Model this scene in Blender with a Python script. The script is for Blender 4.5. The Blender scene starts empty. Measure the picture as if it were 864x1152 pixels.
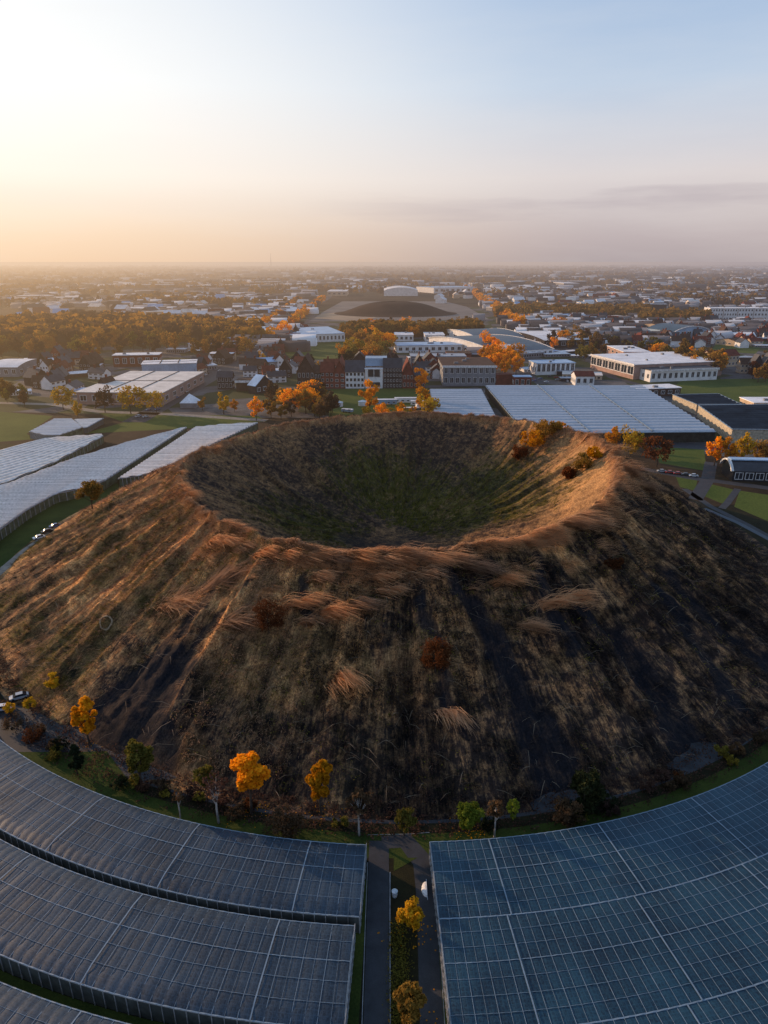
import bpy, math, random
import numpy as np
from mathutils import Vector
random.seed(7); rng=np.random.default_rng(7)
R=math.radians; PI=math.pi
sc=bpy.context.scene; COL=sc.collection
# ------------------------------------------------------------------ camera
PITCH=R(20.2); HC=100.0; F=768.0
cam_d=bpy.data.cameras.new('camera'); cam=bpy.data.objects.new('camera',cam_d); COL.objects.link(cam)
cam.location=(0,0,HC); cam.rotation_euler=(PI/2-PITCH,0,0)
cam_d.sensor_fit='VERTICAL'; cam_d.sensor_height=36; cam_d.sensor_width=36; cam_d.lens=24
cam_d.clip_start=0.5; cam_d.clip_end=120000; sc.camera=cam
def ray(px,py):
    x=(px-432)/F; y=(py-576)/F
    return np.array([x, math.cos(PITCH)-y*math.sin(PITCH), -math.sin(PITCH)-y*math.cos(PITCH)])
def G(px,py,z=0.0):
    d=ray(px,py); t=(z-HC)/d[2]; return float(d[0]*t), float(d[1]*t)
def depth(x,y,z=0): return y*math.cos(PITCH)+(HC-z)*math.sin(PITCH)
# ------------------------------------------------------------------ noise
def _h(ix,iy,s):
    n=(ix.astype(np.int64)*374761393+iy.astype(np.int64)*668265263+s*1274126177)&0xffffffff
    n=((n^(n>>13))*1274126177)&0xffffffff
    return ((n^(n>>16))&0xffffff)/float(0xffffff)
def vn(x,y,s=0):
    x=np.asarray(x,float); y=np.asarray(y,float)
    ix=np.floor(x); iy=np.floor(y); fx=x-ix; fy=y-iy
    fx=fx*fx*(3-2*fx); fy=fy*fy*(3-2*fy)
    a=_h(ix,iy,s); b=_h(ix+1,iy,s); c=_h(ix,iy+1,s); d=_h(ix+1,iy+1,s)
    return (a+(b-a)*fx)*(1-fy)+(c+(d-c)*fx)*fy
def fbm(x,y,o=4,s=0):
    t=0; a=.5; n=0
    for k in range(o):
        t=t+a*vn(x,y,s+k*17); n+=a; a*=.5; x=x*2.03+3.1; y=y*2.03+7.7
    return t/n
# ------------------------------------------------------------------ the hill as a function
CX,CY=4.0,238.5; RT=133.5
rim_px=[(205,530,31),(208,552,31),(222,572,31),(255,592,31),(290,603,31),(330,615,31),(380,622,30.6),(440,625,30.5),(500,619,31),(560,611,31),(610,600,31.4),(650,583,32),(680,562,32.5),(694,540,33),(693,520,33),(672,500,33),(640,487,32),(590,477,31.6),(540,470.5,31.4),(480,467,31.6),(420,469,31.4),(350,475,31),(300,485,31),(250,500,31),(218,515,31)]
_a=[];_r=[];_z=[]
for px,py,z in rim_px:
    x,y=G(px,py,z); _a.append(math.atan2(y-CY,x-CX)); _r.append(math.hypot(x-CX,y-CY)); _z.append(z)
o=np.argsort(_a); _a=np.array(_a)[o]; _r=np.array(_r)[o]; _z=np.array(_z)[o]
_a3=np.concatenate([_a-2*PI,_a,_a+2*PI]); _r3=np.tile(_r,3); _z3=np.tile(_z,3)
def sm(t): t=np.clip(t,0,1); return t*t*(3-2*t)
def cnoise(th,rho,fa,fr,s,o=3):        # seamless in angle
    return fbm((np.cos(th)*fa)+50+rho*fr, (np.sin(th)*fa)+80+rho*fr*.37,o,s)
def hill(x,y):
    x=np.asarray(x,float); y=np.asarray(y,float)
    dx=x-CX; dy=y-CY; th=np.arctan2(dy,dx); rho=np.hypot(dx,dy)
    r=np.interp(th,_a3,_r3)+ (cnoise(th,0,14,0,5)-.5)*3.0; hz=np.interp(th,_a3,_z3)+(cnoise(th,0,22,0,9)-.5)*1.8
    RR=RT+1.5*np.cos(th)**2+(cnoise(th,0,4,0,11)-.5)*5
    t=(rho-r)/(RR-r)
    tc=np.clip(t,0,1)
    prof=1-tc; prof=prof-0.02*np.sin(PI*tc)
    # rounded foot
    out=hz*prof
    mid=np.sin(PI*tc)**.7
    gul=(cnoise(th,0,16,0,21,4)-.5)*8.5+(cnoise(th,rho,40,.012,22,3)-.5)*3.4
    out=out+gul*mid*np.where(tc<1,1,0)
    out=out+(fbm(x*.11,y*.11,4,31)-.5)*3.0*mid+(fbm(x*.45,y*.45,3,33)-.5)*1.1*np.clip(mid*2,0,1)
    ti=np.clip(rho/r,0,1)
    fl=1.5
    ins=fl+(hz-fl)*(0.35*ti**1.15+0.65*ti**2.1)
    ins=ins+((cnoise(th,0,9,0,41,3)-.5)*6+(cnoise(th,rho,26,.02,43,3)-.5)*3)*np.sin(PI*np.clip(ti,0,1)**1.8)+(fbm(x*.06,y*.06,3,49)-.5)*4*np.clip((1-ti)*5,0,1)+(fbm(x*.3,y*.3,3,47)-.5)*1.0*np.clip((1-ti)*8,0,1)
    lip=np.exp(-((rho-r)/1.3)**2)*((fbm(x*.35,y*.35,2,53)-.5)*1.6+.9)
    z=np.where(t<0,ins,out)+lip
    # broad wind-blown shoulder on the right of the rim
    sh=np.exp(-((th-.55)/.5)**2)*np.exp(-((rho-r-4)/4.0)**2)*1.8
    z=z+sh
    return np.where(t>=1,0,np.maximum(z,0)), t
def hz1(x,y): return float(hill(np.array([x]),np.array([y]))[0][0])
def P(px,py):          # photo pixel -> point on the hill or the ground
    d=ray(px,py); ts=np.linspace(60,420,3600)/1.0
    X=d[0]*ts; Y=d[1]*ts; Z=HC+d[2]*ts
    H,_=hill(X,Y); k=np.argmax(Z<=H)
    if Z[k]>H[k]: x,y=G(px,py); return x,y,0.0
    return float(X[k]),float(Y[k]),float(H[k])
# ------------------------------------------------------------------ materials
MATS={}
def nt(name):
    m=bpy.data.materials.new(name); m.use_nodes=True; n=m.node_tree; n.nodes.clear()
    return m,n
def N(n,t,**k):
    x=n.nodes.new(t)
    for a,b in k.items(): setattr(x,a,b)
    return x
def setin(x,d):
    for a,b in d.items(): x.inputs[a].default_value=b
    return x
def paint_haze(n,sh,out):
    # haze painted into each material as emission, growing with distance from the world origin
    g=bpy.data.node_groups.get('painted_haze')
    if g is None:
        g=bpy.data.node_groups.new('painted_haze','ShaderNodeTree')
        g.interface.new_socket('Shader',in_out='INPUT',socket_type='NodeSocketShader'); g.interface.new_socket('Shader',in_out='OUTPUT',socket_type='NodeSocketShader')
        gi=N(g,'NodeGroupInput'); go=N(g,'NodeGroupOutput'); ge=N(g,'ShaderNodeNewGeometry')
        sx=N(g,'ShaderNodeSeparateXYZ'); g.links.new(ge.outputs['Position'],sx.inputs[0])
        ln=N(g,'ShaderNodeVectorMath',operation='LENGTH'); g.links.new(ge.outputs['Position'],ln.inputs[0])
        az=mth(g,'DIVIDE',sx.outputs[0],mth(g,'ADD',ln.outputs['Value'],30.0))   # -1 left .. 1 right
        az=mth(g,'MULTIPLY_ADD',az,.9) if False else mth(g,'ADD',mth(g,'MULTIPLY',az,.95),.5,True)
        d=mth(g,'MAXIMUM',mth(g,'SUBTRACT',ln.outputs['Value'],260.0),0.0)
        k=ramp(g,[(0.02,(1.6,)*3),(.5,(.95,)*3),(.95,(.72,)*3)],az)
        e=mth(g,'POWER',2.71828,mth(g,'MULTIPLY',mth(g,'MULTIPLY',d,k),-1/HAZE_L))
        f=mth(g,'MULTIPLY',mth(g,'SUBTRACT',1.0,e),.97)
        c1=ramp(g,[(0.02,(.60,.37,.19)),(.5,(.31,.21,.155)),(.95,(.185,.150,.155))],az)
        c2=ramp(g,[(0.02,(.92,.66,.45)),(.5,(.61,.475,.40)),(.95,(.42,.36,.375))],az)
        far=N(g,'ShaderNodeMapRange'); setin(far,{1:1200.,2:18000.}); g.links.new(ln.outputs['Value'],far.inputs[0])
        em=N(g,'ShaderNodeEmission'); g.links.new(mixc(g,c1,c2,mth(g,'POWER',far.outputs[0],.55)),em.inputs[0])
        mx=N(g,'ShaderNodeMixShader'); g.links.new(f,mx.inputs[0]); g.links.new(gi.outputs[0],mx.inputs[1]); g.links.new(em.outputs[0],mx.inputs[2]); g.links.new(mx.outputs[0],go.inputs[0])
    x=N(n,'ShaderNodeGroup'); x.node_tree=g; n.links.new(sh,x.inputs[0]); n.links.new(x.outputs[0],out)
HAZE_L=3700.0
def ramp(n,stops,fac):
    r=N(n,'ShaderNodeValToRGB'); e=r.color_ramp.elements
    while len(e)<len(stops): e.new(.5)
    for q,(p,c) in zip(e,stops): q.position=p; q.color=(c if len(c)==4 else (*c,1))
    n.links.new(fac,r.inputs[0]); return r.outputs[0]
def mixc(n,a,b,f,mode='MIX'):
    m=N(n,'ShaderNodeMix',data_type='RGBA',blend_type=mode)
    for s,v in ((0,f),(6,a),(7,b)):
        if hasattr(v,'links'): n.links.new(v,m.inputs[s])
        else: m.inputs[s].default_value=v if s==0 else (*v,1)
    return m.outputs[2]
def mth(n,op,a,b=None,clamp=False):
    m=N(n,'ShaderNodeMath',operation=op,use_clamp=clamp)
    for i,v in enumerate((a,b)):
        if v is None: continue
        if hasattr(v,'links'): n.links.new(v,m.inputs[i])
        else: m.inputs[i].default_value=v
    return m.outputs[0]
def noise(n,scale,detail=4,vec=None,rough=.55,sx=None):
    if sx is not None:
        mp=N(n,'ShaderNodeMapping'); n.links.new(vec,mp.inputs[0]); mp.inputs['Scale'].default_value=sx; vec=mp.outputs[0]
    t=N(n,'ShaderNodeTexNoise'); setin(t,{'Scale':scale,'Detail':detail,'Roughness':rough})
    if vec is not None: n.links.new(vec,t.inputs['Vector'])
    return t.outputs[0]
def finish(n,col,rough=.8,spec=.3,metal=0,bump=None,bs=.3,bd=.1,normal=None):
    p=N(n,'ShaderNodeBsdfPrincipled'); o=N(n,'ShaderNodeOutputMaterial')
    for s,v in (('Base Color',col),('Roughness',rough),('Specular IOR Level',spec),('Metallic',metal)):
        if hasattr(v,'links'): n.links.new(v,p.inputs[s])
        else: p.inputs[s].default_value=(*v,1) if s=='Base Color' else v
    if bump is not None:
        b=N(n,'ShaderNodeBump'); setin(b,{'Strength':bs,'Distance':bd}); n.links.new(bump,b.inputs['Height']); n.links.new(b.outputs[0],p.inputs['Normal'])
    paint_haze(n,p.outputs[0],o.inputs[0]); return p
def plain(name,c,rough=.8,spec=.3,var=.35,scale=.8,metal=0,rnd=0.0):
    if name in MATS: return MATS[name]
    m,n=nt(name); tc=N(n,'ShaderNodeTexCoord'); g=N(n,'ShaderNodeNewGeometry')
    f=noise(n,scale,5,g.outputs['Position'])
    lo=tuple(v*(1-var) for v in c); hi=tuple(min(1,v*(1+var)) for v in c)
    col=ramp(n,[(.3,lo),(.7,hi)],f)
    f2=noise(n,scale*9,3,g.outputs['Position']); col=mixc(n,col,ramp(n,[(.3,(.75,)*3),(.7,(1.1,)*3)],f2),.7,'MULTIPLY')
    if rnd:
        oi=N(n,'ShaderNodeObjectInfo'); col=mixc(n,col,ramp(n,[(0,(1-rnd,1-rnd*.9,1-rnd*.8)),(1,(1+rnd,1+rnd*.8,1+rnd*.6))],oi.outputs['Random']),1,'MULTIPLY')
    finish(n,col,rough,spec,metal,bump=f2,bs=.2,bd=.05)
    MATS[name]=m; return m
def leafmat(name,c1,c2,tr=.35):
    if name in MATS: return MATS[name]
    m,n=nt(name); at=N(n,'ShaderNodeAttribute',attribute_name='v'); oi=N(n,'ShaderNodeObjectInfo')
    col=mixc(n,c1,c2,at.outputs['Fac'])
    col=mixc(n,col,ramp(n,[(0,(.6,.62,.7)),(.5,(1,1,1)),(1,(1.35,1.2,1.0))],oi.outputs['Random']),1,'MULTIPLY')
    d=N(n,'ShaderNodeBsdfDiffuse'); t=N(n,'ShaderNodeBsdfTranslucent'); mx=N(n,'ShaderNodeMixShader'); o=N(n,'ShaderNodeOutputMaterial')
    n.links.new(col,d.inputs[0]); n.links.new(col,t.inputs[0]); mx.inputs[0].default_value=tr
    n.links.new(d.outputs[0],mx.inputs[1]); n.links.new(t.outputs[0],mx.inputs[2]); paint_haze(n,mx.outputs[0],o.inputs[0])
    MATS[name]=m; return m
LEAF={
 'yellow':leafmat('leaf_yellow',(.30,.17,.012),(.62,.40,.03)),
 'orange':leafmat('leaf_orange',(.50,.17,.006),(.95,.42,.02)),
 'amber': leafmat('leaf_amber',(.155,.092,.022),(.35,.205,.042)),
 'rust':  leafmat('leaf_rust',(.070,.026,.012),(.16,.058,.022)),
 'olive': leafmat('leaf_olive',(.08,.072,.016),(.25,.21,.04)),
 'green': leafmat('leaf_green',(.09,.13,.015),(.27,.33,.04)),
 'dark':  leafmat('leaf_dark_green',(.010,.016,.009),(.028,.036,.018),.1),
 'brown': leafmat('leaf_brown',(.055,.036,.022),(.14,.09,.05)),
 'mauve': leafmat('leaf_mauve_brown',(.05,.028,.024),(.11,.065,.05)),
}
BARK=plain('bark',(.06,.045,.035),.9,.1)
BIRCH=plain('pale_bark',(.32,.30,.28),.8,.2)
# ------------------------------------------------------------------ object helpers
def link(name,me,parent=None,loc=(0,0,0),rz=0):
    ob=bpy.data.objects.new(name,me); COL.objects.link(ob); ob.location=loc; ob.rotation_euler=(0,0,rz)
    if parent is not None: ob.parent=parent
    return ob
def tag(o,label=None,cat=None,group=None,kind=None):
    if label: o['label']=label
    if cat: o['category']=cat
    if group: o['group']=group
    if kind: o['kind']=kind
    return o
def thing(name,label,cat,loc=(0,0,0),rz=0,group=None):
    return tag(link(name,None,None,loc,rz),label,cat,group)
def np_mesh(name,V,Fc,mats,smooth=False,attr=None,uv=None,mi=None):
    """V (n,3); Fc (m,k) array of equal faces"""
    me=bpy.data.meshes.new(name); V=np.asarray(V,np.float32); Fc=np.asarray(Fc,np.int32); m,k=Fc.shape
    me.vertices.add(len(V)); me.vertices.foreach_set('co',V.ravel())
    me.loops.add(m*k); me.loops.foreach_set('vertex_index',Fc.ravel())
    me.polygons.add(m); me.polygons.foreach_set('loop_start',np.arange(0,m*k,k,dtype=np.int32)); me.polygons.foreach_set('loop_total',np.full(m,k,np.int32))
    if smooth: me.polygons.foreach_set('use_smooth',np.ones(m,bool))
    if mi is not None: me.polygons.foreach_set('material_index',np.asarray(mi,np.int32))
    for q in mats: me.materials.append(q)
    me.update(calc_edges=True)
    if attr:
        for an,av in attr.items():
            av=np.asarray(av,np.float32)
            if av.ndim==1: a=me.attributes.new(an,'FLOAT','POINT'); a.data.foreach_set('value',av)
            else:
                a=me.attributes.new(an,'FLOAT_COLOR','POINT'); a.data.foreach_set('color',np.concatenate([av,np.ones((len(av),1),np.float32)],1).ravel())
    if uv is not None:
        l=me.uv_layers.new(name='UVMap'); l.data.foreach_set('uv',np.asarray(uv,np.float32)[Fc.ravel()].ravel())
    return me
class MB:
    def __init__(s): s.v=[]; s.f=[]; s.m=[]; s.cm=0
    def quad(s,a,b,c,d): k=len(s.v); s.v+=[a,b,c,d]; s.f.append((k,k+1,k+2,k+3)); s.m.append(s.cm)
    def tri(s,a,b,c): k=len(s.v); s.v+=[a,b,c]; s.f.append((k,k+1,k+2)); s.m.append(s.cm)
    def poly(s,p): k=len(s.v); s.v+=list(p); s.f.append(tuple(range(k,k+len(p)))); s.m.append(s.cm)
    def box(s,x0,x1,y0,y1,z0,z1):
        k=len(s.v); s.v+=[(x0,y0,z0),(x1,y0,z0),(x1,y1,z0),(x0,y1,z0),(x0,y0,z1),(x1,y0,z1),(x1,y1,z1),(x0,y1,z1)]
        for f in ((0,3,2,1),(4,5,6,7),(0,1,5,4),(1,2,6,5),(2,3,7,6),(3,0,4,7)): s.f.append(tuple(k+i for i in f)); s.m.append(s.cm)
    def bar(s,p,q,w,h=None):
        h=h or w; p=Vector(p); q=Vector(q); d=(q-p)
        if d.length<1e-6: return
        d.normalize(); u=d.cross(Vector((0,0,1)))
        if u.length<1e-3: u=Vector((1,0,0))
        u.normalize(); n=u.cross(d); k=len(s.v)
        for c in (p,q):
            for a,b in ((-1,-1),(1,-1),(1,1),(-1,1)): s.v.append(tuple(c+u*(a*w/2)+n*(b*h/2)))
        for f in ((0,1,2,3),(7,6,5,4),(0,4,5,1),(1,5,6,2),(2,6,7,3),(3,7,4,0)): s.f.append(tuple(k+i for i in f)); s.m.append(s.cm)
    def cone(s,p,q,r0,r1,n=7,cap=True):
        p=Vector(p); q=Vector(q); d=(q-p); d.normalize(); u=d.cross(Vector((.3,.1,1)));
        if u.length<1e-3: u=Vector((1,0,0))
        u.normalize(); w=d.cross(u); k=len(s.v)
        for c,r in ((p,r0),(q,r1)):
            for i in range(n): a=2*PI*i/n; s.v.append(tuple(c+u*(math.cos(a)*r)+w*(math.sin(a)*r)))
        for i in range(n): j=(i+1)%n; s.f.append((k+i,k+j,k+n+j,k+n+i)); s.m.append(s.cm)
        if cap: s.f.append(tuple(k+n+i for i in range(n))); s.m.append(s.cm)
    def mesh(s,name,mats,smooth=False):
        me=bpy.data.meshes.new(name); me.from_pydata(s.v,[],s.f)
        for q in mats: me.materials.append(q)
        me.polygons.foreach_set('material_index',s.m)
        if smooth: me.polygons.foreach_set('use_smooth',[True]*len(s.f))
        me.update(); return me
    def build(s,name,mats,parent=None,loc=(0,0,0),rz=0,smooth=False):
        if not isinstance(mats,(list,tuple)): mats=[mats]
        return link(name,s.mesh(name,mats,smooth),parent,loc,rz)
def copy_tree(o,parent=None):
    c=o.copy(); COL.objects.link(c)
    if parent is not None: c.parent=parent
    for ch in o.children: copy_tree(ch,c)
    return c
LAY={}
def sheet(name,pts,mat,z,kind='structure'):      # flat ground patch from ground points
    mb=MB(); mb.poly([(x,y,z) for x,y in pts]); o=mb.build(name,mat); return tag(o,kind=kind)
def gsheet(name,pix,mat,z): return sheet(name,[G(*p) for p in pix],mat,z)
def strip(name,pts,w,mat,z,closed=False):
    V=[];n=len(pts)
    pts=[Vector(p) for p in pts]
    for i in range(n):
        a=pts[max(0,i-1)]; b=pts[min(n-1,i+1)]; d=(b-a).normalized(); q=Vector((-d.y,d.x))
        ww=w[i] if isinstance(w,(list,tuple)) else w
        V+=[(*(pts[i]+q*ww/2),z),(*(pts[i]-q*ww/2),z)]
    mb=MB(); mb.v=V
    for i in range(n-1): mb.f.append((2*i+1,2*i+3,2*i+2,2*i)); mb.m.append(0)
    return tag(mb.build(name,mat),kind='structure')
def arc(rad,a0,a1,n=60): return [(CX+rad*math.cos(a0+(a1-a0)*i/n),CY+rad*math.sin(a0+(a1-a0)*i/n)) for i in range(n+1)]
# ------------------------------------------------------------------ world, sun
SUN_AZ=R(-56); SUN_EL=R(12.5)          # left of straight ahead
w=bpy.data.worlds.new('World'); sc.world=w; w.use_nodes=True; n=w.node_tree; n.nodes.clear()
sky=N(n,'ShaderNodeTexSky',sky_type='NISHITA'); sky.sun_disc=False; sky.sun_elevation=SUN_EL; sky.sun_rotation=SUN_AZ
sky.air_density=1.0; sky.dust_density=2.2; sky.ozone_density=1.3; sky.altitude=100
tc=N(n,'ShaderNodeTexCoord'); sep=N(n,'ShaderNodeSeparateXYZ'); n.links.new(tc.outputs['Generated'],sep.inputs[0])
nz=sep.outputs[2]
dt=N(n,'ShaderNodeVectorMath',operation='DOT_PRODUCT'); n.links.new(tc.outputs['Generated'],dt.inputs[0]); dt.inputs[1].default_value=(math.sin(SUN_AZ),math.cos(SUN_AZ),0)
side=N(n,'ShaderNodeMapRange',interpolation_type='SMOOTHSTEP'); setin(side,{1:.26,2:.92}); n.links.new(dt.outputs['Value'],side.inputs[0]); side=side.outputs[0]
S=10
sc_=lambda c:tuple(v*S for v in c)
def grad(st): return ramp(n,[(p,c) for p,c in st],nz)
gl=grad([(0,(.98,.70,.48)),(.03,(1.02,.77,.56)),(.10,(1.12,1.0,.88)),(.20,(1.14,1.12,1.08)),(.40,(.98,1.02,1.06)),(.8,(.52,.68,.92))])
gr_=grad([(0,(.47,.40,.41)),(.03,(.55,.47,.48)),(.10,(.76,.69,.69)),(.20,(.55,.66,.82)),(.40,(.26,.44,.74)),(.8,(.24,.40,.68))])
cus=mixc(n,gr_,gl,side)
cus=mixc(n,cus,(S,S,S),1.0,'MULTIPLY')
skc=mixc(n,sky.outputs[0],cus,ramp(n,[(0,(.93,)*3),(.5,(.86,)*3),(1,(.6,)*3)],nz))
mp=N(n,'ShaderNodeMapping'); mp.inputs['Scale'].default_value=(2.6,2.6,24); n.links.new(tc.outputs['Generated'],mp.inputs[0])
cn=noise(n,1.1,7,mp.outputs[0],.55)
zb=ramp(n,[(.0,(.2,)*3),(.035,(.55,)*3),(.07,(1,1,1)),(.086,(.80,)*3),(.104,(0,0,0))],nz)
edge=mth(n,'SUBTRACT',mth(n,'ADD',mth(n,'MULTIPLY',zb,.62),mth(n,'MULTIPLY',cn,.75)),.84)
sx=N(n,'ShaderNodeMapRange'); setin(sx,{1:-.12,2:.22,3:.06,4:1.0}); n.links.new(sep.outputs[0],sx.inputs[0])
cm=mth(n,'MULTIPLY',mth(n,'MULTIPLY',edge,8.0,True),sx.outputs[0],True)
skc=mixc(n,skc,(4.2,3.6,4.0),mth(n,'MULTIPLY',cm,.42))
mp2=N(n,'ShaderNodeMapping'); mp2.inputs['Scale'].default_value=(1.1,1.4,7); n.links.new(tc.outputs['Generated'],mp2.inputs[0])
c2=ramp(n,[(.45,(0,0,0)),(.8,(1,1,1))],noise(n,1.6,6,mp2.outputs[0],.6))
skc=mixc(n,skc,(9,8.6,8.2),mth(n,'MULTIPLY',c2,.22))
bg=N(n,'ShaderNodeBackground'); wo=N(n,'ShaderNodeOutputWorld'); n.links.new(skc,bg.inputs[0]); bg.inputs[1].default_value=.10
n.links.new(bg.outputs[0],wo.inputs[0])
sl=bpy.data.lights.new('sun','SUN'); sl.energy=5.0; sl.angle=R(.5); sl.color=(1,.64,.37)
so=bpy.data.objects.new('sun',sl); COL.objects.link(so)
sd=Vector((math.sin(SUN_AZ)*math.cos(SUN_EL),math.cos(SUN_AZ)*math.cos(SUN_EL),math.sin(SUN_EL)))
so.rotation_euler=sd.to_track_quat('Z','Y').to_euler(); so.location=(-150,200,260)
# ------------------------------------------------------------------ ground
def ground_mat():
    m,n=nt('ground'); g=N(n,'ShaderNodeNewGeometry'); p=g.outputs['Position']
    v=N(n,'ShaderNodeTexVoronoi',feature='F1'); v.inputs['Scale'].default_value=.0042; v.inputs['Randomness'].default_value=.9; n.links.new(p,v.inputs['Vector'])
    s=N(n,'ShaderNodeSeparateColor'); n.links.new(v.outputs['Color'],s.inputs[0])
    col=ramp(n,[(0,(.050,.036,.022)),(.22,(.030,.034,.014)),(.42,(.065,.044,.026)),(.6,(.040,.046,.018)),(.78,(.085,.060,.036)),(1,(.028,.024,.018))],s.outputs[0])
    f=noise(n,.012,6,p,.65); col=mixc(n,col,ramp(n,[(.42,(.35,.33,.33)),(.62,(1.25,1.1,1.0))],f),.8,'MULTIPLY')
    f2=noise(n,.35,5,p,.7); col=mixc(n,col,ramp(n,[(.3,(.6,)*3),(.7,(1.3,)*3)],f2),.7,'MULTIPLY')
    finish(n,col,.95,.1,bump=f2,bs=.4,bd=.4); return m
def lawn_mat(name,a,b,s=.25):
    m,n=nt(name); g=N(n,'ShaderNodeNewGeometry'); p=g.outputs['Position']
    col=ramp(n,[(.3,a),(.7,b)],noise(n,s*.35,5,p,.65)); f=noise(n,s*12,4,p,.7)
    col=mixc(n,col,ramp(n,[(.3,(.6,.62,.6)),(.7,(1.3,1.25,1.1))],f),.8,'MULTIPLY')
    finish(n,col,.95,.1,bump=f,bs=.6,bd=.15); return m
def road_mat(name,c,s=.4):
    m,n=nt(name); g=N(n,'ShaderNodeNewGeometry'); p=g.outputs['Position']
    col=ramp(n,[(.3,tuple(v*.7 for v in c)),(.7,tuple(v*1.3 for v in c))],noise(n,s,6,p,.6)); f=noise(n,6,3,p)
    col=mixc(n,col,ramp(n,[(.3,(.8,)*3),(.7,(1.15,)*3)],f),1,'MULTIPLY')
    finish(n,col,.75,.35,bump=f,bs=.2,bd=.02); return m
M_ground=ground_mat()
M_lawn=lawn_mat('lawn_grass',(.026,.042,.010),(.065,.082,.018))
M_field=lawn_mat('field_grass',(.052,.082,.018),(.105,.130,.030),.08)
M_scrub=lawn_mat('scrub_soil',(.014,.013,.009),(.034,.030,.014),.5)
M_road=road_mat('asphalt',(.034,.036,.042)); M_town,n=nt('town_paving'); p_=N(n,'ShaderNodeNewGeometry').outputs['Position']
_c=ramp(n,[(.35,(.050,.048,.050)),(.6,(.14,.13,.125))],noise(n,.05,6,p_,.7)); _v=N(n,'ShaderNodeTexVoronoi'); _v.inputs['Scale'].default_value=.028; n.links.new(p_,_v.inputs['Vector'])
_s=N(n,'ShaderNodeSeparateColor'); n.links.new(_v.outputs['Color'],_s.inputs[0]); _c=mixc(n,_c,ramp(n,[(0,(.022,.032,.010)),(1,(.06,.07,.02))],_s.outputs[1]),ramp(n,[(.50,(0,0,0)),(.54,(1,1,1))],_s.outputs[0]))
_f=noise(n,1.2,4,p_,.7); _c=mixc(n,_c,ramp(n,[(.3,(.6,)*3),(.7,(1.3,)*3)],_f),.8,'MULTIPLY'); finish(n,_c,.9,.15)
M_path=road_mat('pale_path',(.22,.19,.16)); M_kerb=plain('kerb_stone',(.26,.26,.27),.8)
M_sand=road_mat('sand',(.34,.24,.15),.03); M_grit=road_mat('grey_grit',(.15,.13,.115),.02)
mb=MB(); mb.poly([(-45000,-600,0),(45000,-600,0),(45000,70000,0),(-45000,70000,0)]); tag(mb.build('ground',M_ground),kind='structure')
# ------------------------------------------------------------------ hill mesh
def seg_d(x,y,pl):
    d=np.full(np.shape(x),1e9); tt=np.zeros(np.shape(x)); L=0; n=len(pl)-1
    for i in range(n):
        ax,ay=pl[i][:2]; bx,by=pl[i+1][:2]; ux,uy=bx-ax,by-ay; l=ux*ux+uy*uy
        t=np.clip(((x-ax)*ux+(y-ay)*uy)/l,0,1); q=np.hypot(x-ax-ux*t,y-ay-uy*t)
        tt=np.where(q<d,(i+t)/n,tt); d=np.minimum(d,q)
    return d,tt
TRACKS=[([(500,640),(545,700),(590,780),(622,860),(640,900)],1.6,5.0),
        ([(640,668),(690,720),(740,790),(775,840)],1.2,4.6),([(600,625),(622,680),(645,730)],1.0,1.4),
        ([(740,640),(800,700),(864,750)],1.2,2.2),([(255,640),(200,710),(120,790),(60,840)],1.0,3.2),([(275,655),(225,720),(165,785)],.9,1.6),
        ([(150,790),(170,850)],4,5),([(190,760),(150,800),(110,825)],6,6),([(340,640),(350,700)],.8,1.2),([(690,600),(760,690),(830,790)],.8,2.2),
        ([(470,660),(500,760),(520,830)],.8,1.0)]
TRW=[([P(*q) for q in a],b,c) for a,b,c in TRACKS]
GREEN=[P(*q)[:2] for q in [(455,545),(490,565),(540,572),(420,540),(590,562),(345,592),(560,545)]]
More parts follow.
